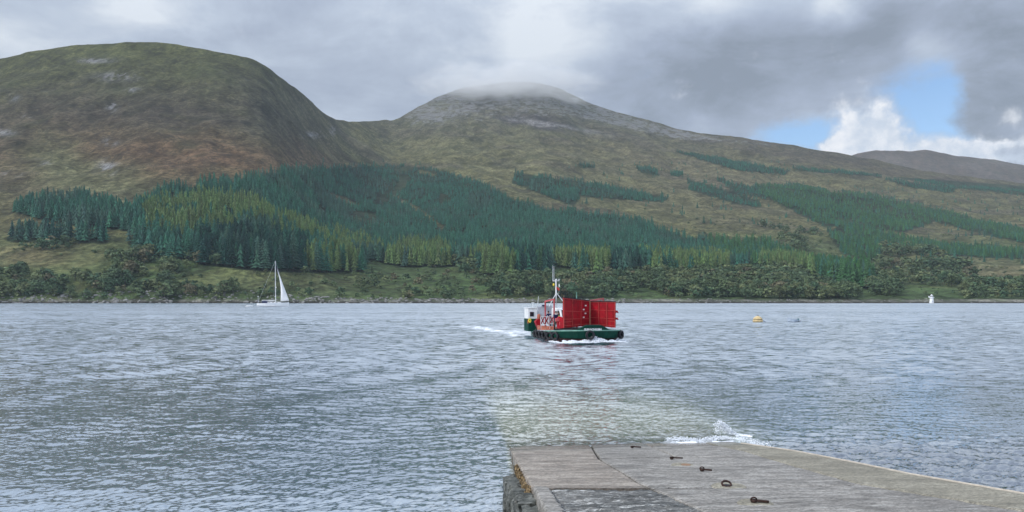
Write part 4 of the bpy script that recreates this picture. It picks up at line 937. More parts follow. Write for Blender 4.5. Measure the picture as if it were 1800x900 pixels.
# red ramps: plate with ribs
def panel(name, A, B, C_, D, nx, hz, mat_plate, mat_rib, th=0.06):
    """A bottom-left, B bottom-right, C top-right, D top-left as seen from ahead"""
    A, B, C_, D = map(Vector, (A, B, C_, D)); nrm = (B-A).cross(D-A).normalized()
    if nrm.x < 0: nrm = -nrm
    root = MB(); root.prism([A, B, C_, D], -nrm*th); po = root.build(name, mat_plate, fer)
    P = lambda u, v: (A+(B-A)*u).lerp(D+(C_-D)*u, v)
    for u in nx: m = MB(); m.bar(P(u, 0.01)+nrm*0.035, P(u, 0.99)+nrm*0.035, 0.05, 0.07, nrm); m.build('rib', mat_rib, po)
    for v in hz: m = MB(); m.bar(P(0.01, v)+nrm*0.03, P(0.99, v)+nrm*0.03, 0.045, 0.06, nrm); m.build('rib', mat_rib, po)
    m = MB(); m.bar(P(0, 1)+Vector((0, 0, 0.03))+nrm*0.02, P(1, 1)+Vector((0, 0, 0.03))+nrm*0.02, 0.16, 0.06, (0, 0, 1)); m.build('top_seal', M_['black'], po)
    return po, P, nrm
LA, LB, LC, LD = fp(990, 576.5, 5.8), fp(1036.2, 572.5, 2.9), fp(1036.2, 529, 2.9), fp(990, 523, 5.8)
po, P, nrm = panel('ramp_flap', LA, LB, LC, LD, (0.01, 0.33, 0.655, 0.985), (0.07, 0.29, 0.56, 0.975), M_['red'], M_['redrib'])
m = MB(); m.bar(P(0.01, 0.19)+nrm*.03, P(0.33, 0.2)+nrm*.03, 0.05, 0.05, nrm); m.build('rib', M_['redrib'], po)
for (px, py) in ((1029, 537.2), (1025.4, 544.1), (1028.5, 550.8), (1025.4, 557.7)):
    u = (px-990)/46.2; v = (576.5-4*u-py)/(53.5-10*u); c = P(u, v)+nrm*0.012
    m = MB(); e = (LB-LA).normalized(); up = Vector((0, 0, 1)); m.prism([c-e*.13-up*.06, c+e*.13-up*.06, c+e*.13+up*.06, c-e*.13+up*.06], nrm*0.02); m.build('reflector', M_['white'], po)
RA, RB, RC, RD = fp(1037.5, 572.5, 2.9), fp(1082, 576, 4.6), fp(1082, 530.5, 4.6), fp(1037.5, 530, 2.9)
po2, P2, nrm2 = panel('ramp_flap', RA, RB, RC, RD, (0.02, 0.345, 0.665, 0.985), (0.07, 0.34, 0.655, 0.975), M_['red'], M_['redrib'])
m = MB(); m.bar(P2(0.665, 0.24)+nrm2*.03, P2(0.985, 0.24)+nrm2*.03, 0.05, 0.05, nrm2); m.build('rib', M_['redrib'], po2)
m = MB(); m.tube([LB+Vector((.08, 0.02, -.02)), LC+Vector((.08, 0.02, .02))], 0.045, 8); m.build('hinge_post', M_['tan'], fer)
for z_ in (0.35, 0.62):
    m = MB(); c = P2(1.0, z_); m.box(c+Vector((0, 0.10, 0)), (0.16, 0.22, 0.2)); m.tube([c+Vector((0, .2, -.06)), c+Vector((0, .26, -.12))], 0.06, 8); m.build('hinge_lug', M_['red'], po2, bevel=.02)
# turntable and its skirt
m = MB(); m.lathe([(2.55, 0), (2.6, 0.1), (2.55, 0.16), (0.05, 0.17)], (2.2, 0.35, 0.93), 40); m.build('turntable', M_['black'], fer)
m = MB(); m.box((1.6, 0.3, 1.13), (3.6, 2.2, 0.08)); m.build('turntable_deck', M_['black'], fer)
# side plating of the ramp seen on the left
a0, a1 = fp(981, 578, 5.2), fp(990, 577, 5.75); m = MB(); m.prism([a0, a1, fp(990, 558, 5.75), fp(984, 556, 5.2), fp(980, 560, 5.2)], (-0.5, 0, 0)); m.build('ramp_cheek', M_['red'], fer, bevel=0.03)
m = MB(); m.box(fp(984, 571, 5.25)+Vector((.05, 0, 0)), (0.08, 0.1, 0.5)); m.box(fp(981, 562, 5.1), (0.3, 0.5, 0.28)); m.build('hinge_block', M_['pink'], fer, bevel=0.03)
# second ramp folded away aft
m = MB(); AA = fp(1040, 571, -1.6); m.prism([AA, fp(1078, 573, -1.2), fp(1078, 540, -1.2), fp(1040, 538, -1.6)], (-0.06, 0, 0)); m.build('ramp_flap', M_['red'], fer)
# gallows frames
def gallows(name, lx, pxa, pxb, ya, yb, yd, r=0.07, dx=0.0, m_=None):
    m = MB(); A1 = fp(pxa, yd, lx); B1 = fp(pxb, yd, lx+dx); A2 = fp(pxa, ya, lx); B2 = fp(pxb, yb, lx+dx)
    m.bar(A1, A2, 2*r, 2*r); m.bar(B1, B2+Vector((0, 0, r)), 2*r, 2*r); m.bar(A2, B2, 2*r, 2*r); return m.build(name, m_ or M_['pink'], fer)
gallows('gallows_frame', 0.4, 958.5, 974.0, 530, 526, 579, 0.06, 1.8)
gallows('gallows_frame', -0.5, 1036, 1060.5, 528.5, 524.5, 572, 0.05, -1.0)
m = MB(); m.bar(fp(1036, 530, -0.5), fp(1060, 526.5, -1.4), 0.05, 0.05); m.build('stay', M_['pink'], fer)
# wheelhouse
wh = empty('wheelhouse', (0, 0, 0)); wh.parent = fer; LXW = -4.6
def prism_px(name, pxa, pxb, yt, yb_, lx, depth, m_, parent, bevel=0.0, off=0.0):
    m = MB(); P_ = [fp(pxa, yb_, lx), fp(pxb, yb_, lx), fp(pxb, yt, lx), fp(pxa, yt, lx)]; m.prism(P_, (-depth, 0, 0)); o = m.build(name, m_, parent, bevel=bevel)
    return o
cabw = prism_px('cabin', 928.3, 944.5, 542, 560.3, LXW, 2.0, M_['white'], wh, 0.03)
prism_px('window_frame', 931, 939.2, 547.6, 556.8, LXW+0.03, 0.05, M_['grey'], cabw, 0.01)
prism_px('window', 931.7, 938.4, 548.4, 556, LXW+0.045, 0.02, M_['glass'], cabw)
prism_px('wheelhouse_base', 929, 944.8, 560.3, 582.5, LXW+0.02, 2.4, M_['green'], wh, 0.02)
prism_px('roof', 927.8, 945, 540.9, 542, LXW+0.05, 2.1, M_['white'], wh, 0.01)
m = MB(); q = fp(936.8, 541, LXW-.8); q2 = fp(936.8, 532.5, LXW-.8); m.tube([q, q2], 0.025, 6); m.bar(q2+Vector((0, -.15, .02)), q2+Vector((0, .15, .02)), .05, .05); m.tube([q2, q2+Vector((0, 0, .05))], .09, 8); m.build('radar_mast', M_['white'], wh)
m = MB(); m.tube([fp(944, 541, -5.2), fp(945.6, 531, -5.2), fp(946.6, 520.5, -5.2)], 0.055, 6, 0.025); m.tube([fp(943, 541, -5.2), fp(946, 530, -5.2)], 0.02, 5); m.build('whip_aerial', M_['steel'], wh)
# grey deckhouse behind
dh = prism_px('deckhouse', 945.2, 976, 538.4, 560, -6.2, 0.7, M_['grey'], fer, 0.03)
m = MB(); m.bar(fp(952, 538, -6.1), fp(970, 538, -6.1), .08, .05); m.box(fp(955.5, 536.9, -6.1), (0.3, .28, .12)); m.build('deckhouse_lamp', M_['navy'], dh)
# red housings on deck
m = MB(); P_ = [fp(947.8, 580, -1.5), fp(950.5, 580, -1.5), fp(950.2, 561, -1.5), fp(945.2, 561, -1.5), fp(941.5, 565.5, -1.5), fp(944, 572, -1.5)]; m.prism(P_, (-0.8, 0, 0)); m.build('winch_housing', M_['red'], fer, bevel=0.03)
m = MB(); m.lathe([(0.17, 0), (0.2, 0.2), (0.17, 0.5), (0.08, 0.6)], fp(947.3, 562.5, -1.9), 12); m.build('vent_cowl', M_['orange'], fer, smooth=True)
m = MB(); P_ = [fp(949.5, 580.3, 0.2), fp(978, 580, 1.8), fp(978, 574.5, 1.8), fp(949.5, 572.5, 0.2)]; m.prism(P_, (-1.4, 0, 0)); m.build('deck_coaming', M_['orange'], fer, bevel=0.02)
# lattice gates, white frame with red bars
def gate(pxa, pxb, ya, yb_, lx, leg=True):
    A, B, C_, D = fp(pxa, yb_, lx), fp(pxb, yb_, lx), fp(pxb, ya, lx), fp(pxa, ya, lx)
    m = MB()
    for p_, q_ in ((A, B), (B, C_), (C_, D), (D, A)): m.bar(p_, q_, .05, .05, (1, 0, 0))
    m.bar(A, A-Vector((0, 0, .5)), .05, .05, (1, 0, 0)); g = m.build('lattice_gate', M_['white'], fer)
    m = MB(); k = 2 if pxb-pxa > 10 else 1
    for i in range(k):
        a, b = A.lerp(B, i/k), A.lerp(B, (i+1)/k); c, d = D.lerp(C_, (i+1)/k), D.lerp(C_, i/k); m.bar(a, c, .10, .04, (1, 0, 0)); m.bar(b, d, .07, .04, (1, 0, 0))
    m.build('cross_bars', M_['red'], g)
    m = MB(); 
    for i in range(1, 4): m.bar(A.lerp(B, i/4), D.lerp(C_, i/4), .035, .03, (1, 0, 0))
    m.build('uprights', M_['white'], g)
gate(950.6, 964.4, 556.5, 570.5, 0.9); gate(966.2, 974.2, 554.5, 569, 1.6)
for (px, lx, yt) in ((949.8, 0.9, 572), (966.2, 1.6, 555), (945.5, -2.8, 562)):
    m = MB(); m.tube([fp(px, 580, lx), fp(px, yt, lx)], .03, 6); m.build('stanchion', M_['redrib'], fer)
m = MB(); m.tube([fp(972, 570, 1.7), fp(970, 575, 1.9), fp(968, 579, 2)], .02, 5); m.build('chain', M_['black'], fer)
# mast
ms = empty('mast'); ms.parent = fer; LM = -1.8
m = MB(); m.tube([fp(977.6, 560, LM), fp(977.6, 514, LM), fp(977.2, 491.5, LM)], 0.085, 8, 0.065); m.build('pole', M_['white'], ms)
m = MB(); m.tube([fp(978, 514.5, LM), fp(965, 539, LM-.3)], 0.035, 6); m.build('brace', M_['white'], ms)
m = MB(); m.tube([fp(978, 514.5, LM), fp(991.5, 532, LM)], 0.035, 6); m.build('brace', M_['white'], ms)
m = MB(); m.tube([fp(971.3, 494, LM), fp(983, 493.5, LM)], 0.035, 6); m.build('crossarm', M_['white'], ms)
for px, yt in ((971.6, 466.5), (973.7, 467.8)): m = MB(); m.tube([fp(px, 494.5, LM), fp(px, yt, LM)], 0.035, 6, 0.022); m.build('aerial', M_['steel'], ms)
m = MB(); m.lathe([(0.09, 0), (0.1, .08), (.05, .13)], fp(977.6, 492.6, LM), 10); m.build('masthead_light', M_['white'], ms)
m = MB(); m.tube([fp(982.6, 494, LM), fp(982.8, 491, LM)], .03, 6); m.bar(fp(980.5, 491, LM), fp(984.5, 490.6, LM), .04, .04); m.tube([fp(983, 500, LM), fp(983.2, 504, LM)], .06, 8); m.tube([fp(982.8, 494, LM), fp(982.4, 516, LM)], .008, 4); m.build('wind_vane', M_['white'], ms)
m = MB(); m.lathe([(0.02, -.15), (0.09, -.05), (0.09, .08), (.02, .15)], fp(973.2, 500.5, LM), 10); m.build('yellow_lamp', M_['yellow'], ms, smooth=True)
vs = []; fs = []
for i in range(9):
    for j in range(6):
        u, v = i/8, j/5; p_ = fp(978.4+4.4*u, 504.9+0.9*u+4.4*v, LM+.05); p_.x += 0.08*math.sin(u*7+v*2); p_.z += .04*math.sin(u*5); vs.append(p_)
fs = [(i*6+j, (i+1)*6+j, (i+1)*6+j+1, i*6+j+1) for i in range(8) for j in range(5)]
m = MB(); m.addp([FM @ v for v in vs], fs); o = m.build('flag', M_['flag'], smooth=True); sl = o.modifiers.new('solid', 'SOLIDIFY'); sl.thickness = 0.01
tag(o, 'small red flag flying from the white mast of the ferry', 'flag')
m = MB(); m.tube([fp(1014, 532, -3), fp(1013.2, 513.5, -3)], 0.07, 8, 0.035); m.build('aft_aerial', M_['palegreen'], fer)
# fenders: tyres hung on the hull
def tyre(lx, ly, z, yaw, Rr, label, tilt=0):
    root = empty('tyre_fender', FM @ Vector((lx, ly, z)), 0); root.rotation_euler = (0, R(tilt), FA-R(90)+yaw); tag(root, label, 'tyre', 'tyre fenders hung on the ferry')
    prof = [(0.58, -.32), (0.8, -.42), (0.97, -.38), (1.0, -.15), (1.0, .15), (.97, .38), (.8, .42), (.58, .32), (.56, .0)]
    m = MB(); M = Matrix.Rotation(R(90), 3, 'Y'); nn = 28; vs = [M @ Vector((r_*Rr*math.cos(2*math.pi*k/nn), r_*Rr*math.sin(2*math.pi*k/nn), w*Rr*.85)) for r_, w in prof for k in range(nn)]; K = len(prof)
    m.addp(vs, [(i*nn+k, i*nn+(k+1) % nn, ((i+1) % K)*nn+(k+1) % nn, ((i+1) % K)*nn+k) for i in range(K) for k in range(nn)]); m.build('tyre', M_['rubber'], root, smooth=True)
    m = MB(); m.tube([(-.05, 0, Rr*0.6), (-.06, 0, Rr*1.3)], .018, 5); m.build('rope', M_['tan'], root)
    return root
sb_ = [(-2.6, -3.05, 0.42, -R(82), 'aftmost of the six side tyres, next to the pale green quarter'), (-1.2, -3.05, 0.43, -R(78), 'second side tyre from the stern of the ferry'), (0.2, -3.05, 0.45, -R(74), 'third side tyre from the stern of the ferry'),
       (1.7, -3.05, 0.46, -R(70), 'fourth side tyre from the stern of the ferry'), (3.6, -2.98, 0.50, -R(58), 'fifth side tyre, separate from the overlapping four'), (5.1, -2.82, 0.52, -R(48), 'side tyre nearest the bow, hung at the shoulder of the hull')]
for a in sb_: tyre(a[0], a[1], a[2], a[3], 0.40, a[4])
q = fp(1037, 589, 7.3); tyre(7.38, q.y, q.z, 0.0, 0.42, 'big black tyre hung on the middle of the bow under the name')
q = fp(1090.5, 588, 5.9); tyre(6.05, q.y, q.z, R(48), 0.40, 'black tyre hung on the right-hand corner of the bow')
# lifebuoy-like yellow float on the wheelhouse base
o = empty('yellow_float', FM @ fp(931.3, 563.5, LXW+0.16), FA-R(90)); tag(o, 'yellow horseshoe float hanging on the green base of the wheelhouse', 'float')
m = MB(); m.torus((0, 0, 0), 0.10, 0.06, Matrix.Rotation(R(90), 3, 'Y') @ Matrix.Diagonal((1.5, 1, 1)), 16, 8); m.build('float', M_['yellow'], o, smooth=True)
m = MB(); m.tube([(0, 0, .15), (0, 0, .3)], .02, 5); m.build('strap', M_['black'], o)
m = MB(); q = fp(928.5, 565.5, LXW-.2); m.torus(q, 0.17, 0.05, Matrix.Rotation(R(90), 3, 'X'), 18, 8); m.build('life_ring', mat('orange_ring', (0.5, .12, .03), .5), fer, smooth=True)
# white van on the turntable, mostly hidden by the ramp
van = empty('white_van', FM @ fp(989, 578, 0.2), FA-R(90)); vz = fp(989, 578, 0.2); van.location = FM @ Vector((0.2, vz.y+0.25, 1.19)); tag(van, 'white van with a blue roof stripe standing behind the red ramp on the ferry', 'van')
m = MB(); pr = [(-2.2, 0.35), (2.15, 0.35), (2.2, 0.85), (1.75, 1.05), (1.15, 1.72), (0.9, 1.82), (-2.1, 1.85), (-2.25, 1.7)]; m.prism([(a, -0.85, b) for a, b in pr], (0, 1.7, 0)); m.build('body', M_['white'], van, bevel=0.07)
m = MB(); m.prism([(1.78, -0.72, 1.08), (1.78, 0.72, 1.08), (1.24, 0.68, 1.66), (1.24, -0.68, 1.66)], (0.03, 0, 0.03)); m.build('windscreen', M_['glass'], van)
m = MB(); m.box((0.95, 0.1, 1.84), (0.5, 1.2, .06)); m.build('roof_stripe', M_['blue'], van)
m = MB(); m.prism([(0.4, -.86, 1.1), (1.5, -.86, 1.1), (1.12, -.86, 1.6), (0.4, -.86, 1.6)], (0, -.02, 0)); m.build('side_window', M_['glass'], van)
for a in (-1.4, 1.4):
    for b in (-.8, .8): m = MB(); m.lathe([(.02, -.1), (.3, -.1), (.34, -.06), (.34, .06), (.3, .1), (.02, .1)], (a, b, .34), 18, Matrix.Rotation(R(90), 3, 'X')); m.build('wheel', M_['rubber'], van, smooth=False)
for b in (-.6, .6): m = MB(); m.box((2.2, b, .72), (.06, .28, .14)); m.build('headlight', M_['steel'], van, bevel=.02)

# ------------------------------------------------------------------ people
def person(loc, yaw, label, pose, top, legs, H=1.76, vest=None):
    root = empty('person', loc, yaw); tag(root, label, 'person')
    s = H/1.76; V = {}; rad = {}; E = []
    def v(nm, x, y, z, r): V[nm] = (x*s, y*s, z*s); rad[nm] = r*s
    lean = pose.get('lean', 0.0)
    def L(x, y, z):   # lean the upper body forward about the hips
        a = lean; zz = z-0.95; return (x*math.cos(0)+math.sin(a)*zz, y, 0.95+zz*math.cos(a))
    v('pelvis', 0, 0, 0.95, .135); x, y, z = L(0, 0, 1.15); v('waist', x, y, z, .125); x, y, z = L(0, 0, 1.34); v('chest', x, y, z, .155); x, y, z = L(.0, 0, 1.47); v('neck', x, y, z, .06); E += [('pelvis', 'waist'), ('waist', 'chest'), ('chest', 'neck')]
    st = pose.get('stride', 0.08)
    for sd_, sg in (('l', 1), ('r', -1)):
        v('hip'+sd_, 0, .09*sg, .90, .105); v('knee'+sd_, 0.03+st*sg*.5, .11*sg, .49, .065); v('ankle'+sd_, st*sg, .12*sg, .09, .045); v('toe'+sd_, st*sg+.19, .14*sg, .04, .04)
        E += [('pelvis', 'hip'+sd_), ('hip'+sd_, 'knee'+sd_), ('knee'+sd_, 'ankle'+sd_), ('ankle'+sd_, 'toe'+sd_)]
        x, y, z = L(0, .20*sg, 1.41); v('sh'+sd_, x, y, z, .07); ax = pose.get('arm'+sd_, (0.05, .27, 1.12, .12, .28, .88)); v('el'+sd_, ax[0], ax[1]*sg, ax[2], .048); v('wr'+sd_, ax[3], ax[4]*sg, ax[5], .034)
        E += [('chest', 'sh'+sd_), ('sh'+sd_, 'el'+sd_), ('el'+sd_, 'wr'+sd_)]
    names = list(V); me = bpy.data.meshes.new('body'); me.from_pydata([V[k] for k in names], [(names.index(a), names.index(b)) for a, b in E], []); me.materials.append(top)
    o = bpy.data.objects.new('body', me); COL.objects.link(o); o.parent = root; sk = o.modifiers.new('skin', 'SKIN'); sk.use_smooth_shade = True
    for i, k in enumerate(names): o.data.skin_vertices[0].data[i].radius = (rad[k], rad[k])
    o.data.skin_vertices[0].data[0].use_root = True
    sub = o.modifiers.new('sub', 'SUBSURF'); sub.levels = 1; sub.render_levels = 1
    # trousers: slightly wider sleeves round the legs
    for sd_ in 'lr': m = MB(); m.tube([V['hip'+sd_], V['knee'+sd_], V['ankle'+sd_]], [.118*s, .085*s, .07*s], 10); m.build('trouser_leg', legs, root, smooth=True)
    m = MB(); m.tube([Vector(V['pelvis'])-Vector((0, 0, .08)), Vector(V['pelvis'])+Vector((0, 0, .1))], .165*s, 12); m.build('trouser_seat', legs, root, smooth=True)
    hx, hy, hz_ = L(0.02, 0, 1.635); hd = MB(); prof = [(.012, -.125), (.05, -.115), (.068, -.07), (.078, -.01), (.08, .05), (.066, .1), (.03, .125), (.005, .13)]
    hd.lathe([(a*s, b*s) for a, b in prof], (hx*s, 0, hz_*s), 14, Matrix.Diagonal((1.15, .95, 1))); hd.box((hx*s+.093*s, 0, (hz_-.015)*s), (.03*s, .022*s, .04*s))
    for sg in (1, -1): hd.box((hx*s, .078*sg*s, hz_*s), (.035*s, .015*s, .055*s))
    ho = hd.build('head', M_['skin'], root, smooth=True)
    m = MB(); m.lathe([(.086*s, -.02*s), (.09*s, .05*s), (.074*s, .11*s), (.035*s, .14*s), (.005, .145*s)], (hx*s-.012, 0, hz_*s+.01), 14, Matrix.Diagonal((1.12, 1, 1))); m.build('hair', M_['hair'], ho, smooth=True)
    for sg in (1, -1): m = MB(); m.box((hx*s+.085*s, .03*sg*s, (hz_+.012)*s), (.012*s, .018*s, .01*s)); m.build('eye', M_['black'], ho)
    m = MB(); m.box((hx*s+.082*s, 0, (hz_-.06)*s), (.01*s, .04*s, .008*s)); m.build('mouth', M_['antifoul'], ho)
    for sd_, sg in (('l', 1), ('r', -1)):
        wv = Vector(V['wr'+sd_]); dr = (wv-Vector(V['el'+sd_])).normalized(); m = MB(); pe = wv+dr*.085*s; m.tube([wv, wv+dr*.04*s, pe], [.028*s, .04*s, .036*s], 8)
        side = dr.cross(Vector((0, sg, 0)));  side = side.normalized() if side.length > .1 else Vector((1, 0, 0))
        for k in range(4): b = pe+side*(k-1.5)*.018*s; L_ = (.06, .075, .07, .055)[k]*s; m.tube([b-dr*.01, b+dr*L_*.6, b+dr*L_*.9+Vector((0, -sg*.02, 0))*s], [.009*s, .008*s, .006*s], 6)
        b = wv+dr*.03*s+side*.035*s; m.tube([b, b+(dr+side).normalized()*.05*s], [.011*s, .008*s], 6); m.build('hand', M_['skin'], root, smooth=True)
    for sd_ in 'lr': a = Vector(V['ankle'+sd_]); t_ = Vector(V['toe'+sd_]); m = MB(); m.tube([a+Vector((-.05, 0, -.04)), a+Vector((.06, 0, -.045)), t_+Vector((.03, 0, 0))], [.05*s, .055*s, .035*s], 8); m.build('shoe', M_['black'], root, smooth=True)
    if vest:
        m = MB(); P0, P1, P2_ = Vector(V['pelvis'])+Vector((0, 0, .1)), Vector(V['waist']), Vector(V['chest'])+Vector((0, 0, .07)); m.tube([P0, P1, Vector(V['chest']), P2_], [.17*s, .165*s, .2*s, .12*s], 14); m.build('vest', vest, root, smooth=True)
    return root
d1 = fp(977.2, 580, 2.6); person(FM @ Vector((2.6, d1.y, dk(2.6)+.0)), FA-R(70), 'man in a navy jacket and dark trousers standing by the lattice gate', {'armr': (0.10, .24, 1.16, .2, .2, .92)}, M_['navy'], M_['khaki'], 1.80)
d1 = fp(981.5, 580, 1.3); person(FM @ Vector((1.3, d1.y, dk(1.3)+.05)), FA-R(100), 'person in a yellow hi-vis vest standing behind the man in navy', {}, M_['navy'], M_['khaki'], 1.72, M_['hivis'])
d1 = fp(967.5, 580, -1.4); person(FM @ Vector((-1.4, d1.y, dk(-1.4)+.28)), FA-R(140), 'person in dark blue leaning forward behind the two lattice gates', {'lean': 0.5, 'arml': (.45, .24, 1.15, .6, .2, .95), 'armr': (.45, .24, 1.15, .6, .2, .95)}, M_['navy'], M_['navy'], 1.74)

# ------------------------------------------------------------------ bow wave and splash: sprays of foam
M_['foam'] = mat('white_foam', (0.82, 0.86, 0.92), 0.7, var=0.05, scale=8)
def spray(name, label, pts, smin, smax, seed):
    q = random.Random(seed); P = [(x, y, z, q.uniform(smin, smax)*q.uniform(1, 1.8), q.uniform(smin, smax), q.uniform(smin, smax)*.8, q.uniform(0, 3)) for x, y, z in pts]
    o = rock_mass(name, P, M_['foam']); o.data.polygons.foreach_set('use_smooth', [True]*len(o.data.polygons)); tag(o, label, name.replace('_', ' '), kind='stuff'); return o
q = random.Random(21); pts = []
for i in range(2600):
    ly = q.uniform(-2.4, 3.3); c = (fy(1042, 7.4)); e = math.exp(-((ly-c-.25)/0.65)**2)
    hmax = 0.20+0.42*e+0.05*math.sin(ly*7); zz = hmax*(1-q.random()**0.6)+0.02
    lx = float(np.interp(ly, [-2.6, -1.2, .5, 1.6, 2.6, 3.4], [5.9, 6.75, 7.1, 6.9, 6.3, 5.4]))+q.uniform(0.0, 0.75)*(1-zz*1.4); p_ = FM @ Vector((lx, ly, zz)); pts.append(p_[:])
for i in range(260):
    lx = q.uniform(4.2, 6.3); ly = -2.75-q.random()**1.5*(0.4+0.05*(6.3-lx)); pts.append((FM @ Vector((lx, ly, q.uniform(0, .09))))[:])
for i in range(260):
    lx = q.uniform(3, 6.3); ly = 3.0+q.random()**1.5*0.9; pts.append((FM @ Vector((lx, ly, q.uniform(0, .10))))[:])
spray('bow_wave', 'white foam thrown up by the bow of the ferry', pts, 0.02, 0.075, 1)
pts = []
x0, y0 = 6.05, 23.4
for i in range(1300):   # a curl thrown up at the corner of the slip
    u = q.random(); cx = x0+0.15-0.25*(1-u)+0.65*u; cz = 0.40*math.exp(-((u-.10)/.32)**2)*q.random()**.5+.03; pts.append((cx+q.gauss(0, .04), y0-0.25*u+q.gauss(0, .08), cz))
for i in range(900):
    u = q.random(); pts.append((4.35+1.8*u+q.gauss(0, .05), 22.45+.12*math.sin(u*9)+q.gauss(0, .10), abs(q.gauss(0, .03))+.02+0.04*math.exp(-((u-.8)/.3)**2)))
for i in range(260):
    u = q.random(); pts.append((6.35+.55*u+q.gauss(0, .05), 22.6-1.2*u+q.gauss(0, .15), abs(q.gauss(0, .05))+.02))
spray('splash', 'white splash where a wave breaks on the foot of the slipway', pts, 0.005, 0.020, 2)

# ------------------------------------------------------------------ yacht
def at(px, py, d): return ((px-900)*d/F, d, EYE-(py-HZ)*d/F)
DY = F*EYE/(538.8-HZ); yo = at(480, 538.8, DY); YS_ = DY/F
ya = empty('sailing_yacht', (yo[0], yo[1], 0), R(6)); tag(ya, 'white sailing yacht with one raised triangular headsail off the far shore', 'yacht')
def yl(px, py): return ((px-480)*YS_, 0, EYE-(py-HZ)*DY/F)
m = MB(); st = [(-7.4, 0.75, 0.35, 1.5), (-6.5, 1.25, 0.0, 1.55), (-3, 1.9, -.3, 1.6), (1, 2.0, -.3, 1.7), (4.5, 1.3, -.3, 1.85), (6.6, 0.5, -.1, 1.95), (7.4, 0.06, 0.3, 2.05)]; vs = []
for x, w_, zb, zt in st: vs += [(x, -w_, zt), (x, -w_*.97, .35*zt+.65*zb), (x, -w_*.5, zb-.1), (x, 0, zb-.3), (x, w_*.5, zb-.1), (x, w_*.97, .35*zt+.65*zb), (x, w_, zt)]
fs = [(i*7+k, (i+1)*7+k, (i+1)*7+k+1, i*7+k+1) for i in range(6) for k in range(6)]+[(i*7+6, (i+1)*7+6, (i+1)*7, i*7) for i in range(6)]+[tuple(range(7)), tuple(6*7+k for k in range(7))[::-1]]
m.addp(vs, fs); hu = m.build('hull', M_['white'], ya)
m = MB(); m.box((-0.6, -2.02, 1.25), (5, .02, .05)); m.build('stripe', M_['blue'], hu)
m = MB(); m.prism([(-2.6, -.95, 1.5), (4.0, -.6, 1.7), (3.2, -.55, 2.1), (-2.6, -.9, 2.25)], (0, 1.8, 0)); m.build('coachroof', M_['white'], ya)
m = MB(); 
for k in range(3): m.box((-1.6+k*1.7, -.95, 1.92), (.9, .06, .16))
m.build('cabin_windows', M_['glass'], ya)
m = MB(); m.prism([(-4.9, -1.1, 1.6), (-2.3, -1.1, 1.75), (-2.6, -1.0, 2.5), (-3.2, -.95, 2.75), (-4.9, -1.0, 2.7)], (0, 2.1, 0)); m.build('sprayhood', M_['navy'], ya, bevel=.08)
m = MB(); m.box((-2.2, 0, 2.95), (6.0, .35, .3)); m.build('boom', M_['white'], ya, bevel=.06)
mt = yl(483.8, 458.5)
m = MB(); m.tube([(mt[0]+.2, 0, 1.4), (mt[0], 0, mt[2])], .16, 8, .11); mo = m.build('mast', M_['white'], ya)
m = MB()
for py in (487, 508): z_ = yl(0, py)[2]; m.bar((mt[0], -1.1, z_), (mt[0], 1.1, z_), .09, .05); m.bar((mt[0]-.5, .2, z_), (mt[0]+.5, .1, z_), .06, .05)
m.build('spreaders', M_['steel'], mo)
m = MB(); m.lathe([(.02, -.25), (.22, -.15), (.22, .15), (.02, .25)], (mt[0]+.35, 0, yl(0, 505)[2]), 10); m.lathe([(.02, -.35), (.18, -.2), (.12, .2), (.02, .35)], (mt[0]-.0, -.3, yl(0, 521)[2]), 10); m.build('radar_dome', M_['white'], mo, smooth=True)
# headsail
tip, foot, clew = Vector(yl(485.8, 470)), Vector(yl(507.6, 528.5)), Vector(yl(492.8, 529.5)); vs = []; NU, NV = 14, 20
for j in range(NV):
    v_ = j/(NV-1); a = tip.lerp(foot, v_); b = tip.lerp(clew, v_)
    b = b+Vector((1.5*math.sin(math.pi*v_)*0.55, 0, 0))
    for i in range(NU): u = i/(NU-1); p_ = a.lerp(b, u); p_.y -= 1.6*math.sin(math.pi*u)*math.sin(math.pi*min(v_*1.1, 1))*.6-0.2; vs.append(p_)
m = MB(); m.addp(vs, [(j*NU+i, j*NU+i+1, (j+1)*NU+i+1, (j+1)*NU+i) for j in range(NV-1) for i in range(NU-1)]); sa_ = m.build('headsail', M_['cream'], ya, smooth=True); sl = sa_.modifiers.new('s', 'SOLIDIFY'); sl.thickness = .03
m = MB(); m.tube([tip+Vector((-.3, .25, 1.0)), tip.lerp(clew, .22)+Vector((.45, .25, 0))], .16, 6, .10); m.build('sail_edge_cover', M_['navy'], sa_)
m = MB(); m.tube([(mt[0], 0, mt[2]), (7.3, 0, 1.7)], .03, 4); m.tube([(mt[0], 0, mt[2]), (-7.2, 0, 1.3)], .03, 4); m.tube([(mt[0], 0, mt[2]-.3), (mt[0]-.4, -1.8, 1.3)], .025, 4); m.build('rigging', M_['steel'], ya)
m = MB()
for x in (-6.8, -5.2, -1, 1.5, 4, 6.2): m.tube([(x, -1.3 if abs(x) < 6 else -.6, 1.5), (x, -1.3 if abs(x) < 6 else -.6, 2.3)], .03, 4)
m.tube([(-6.8, -.6, 2.3), (-5.2, -1.3, 2.3), (4, -1.3, 2.4), (7.3, 0, 2.6)], .025, 4); m.build('guard_rail', M_['steel'], ya)
m = MB(); m.tube([(-6.9, 0, 1.2), (-6.9, 0, yl(0, 522)[2])], .07, 6); m.lathe([(.02, -.2), (.18, -.1), (.18, .1), (.02, .2)], (-6.9, 0, yl(0, 521)[2]), 8); m.bar((-7.4, 0, yl(0, 521)[2]), (-6.4, 0, yl(0, 521)[2]), .08, .1); m.build('wind_generator', M_['white'], ya)
dg = at(437.5, 539, F*EYE/(539-HZ)); di = empty('rubber_dinghy', (dg[0], dg[1], 0), R(4)); tag(di, 'tiny white tender trailing behind the stern of the yacht', 'dinghy')
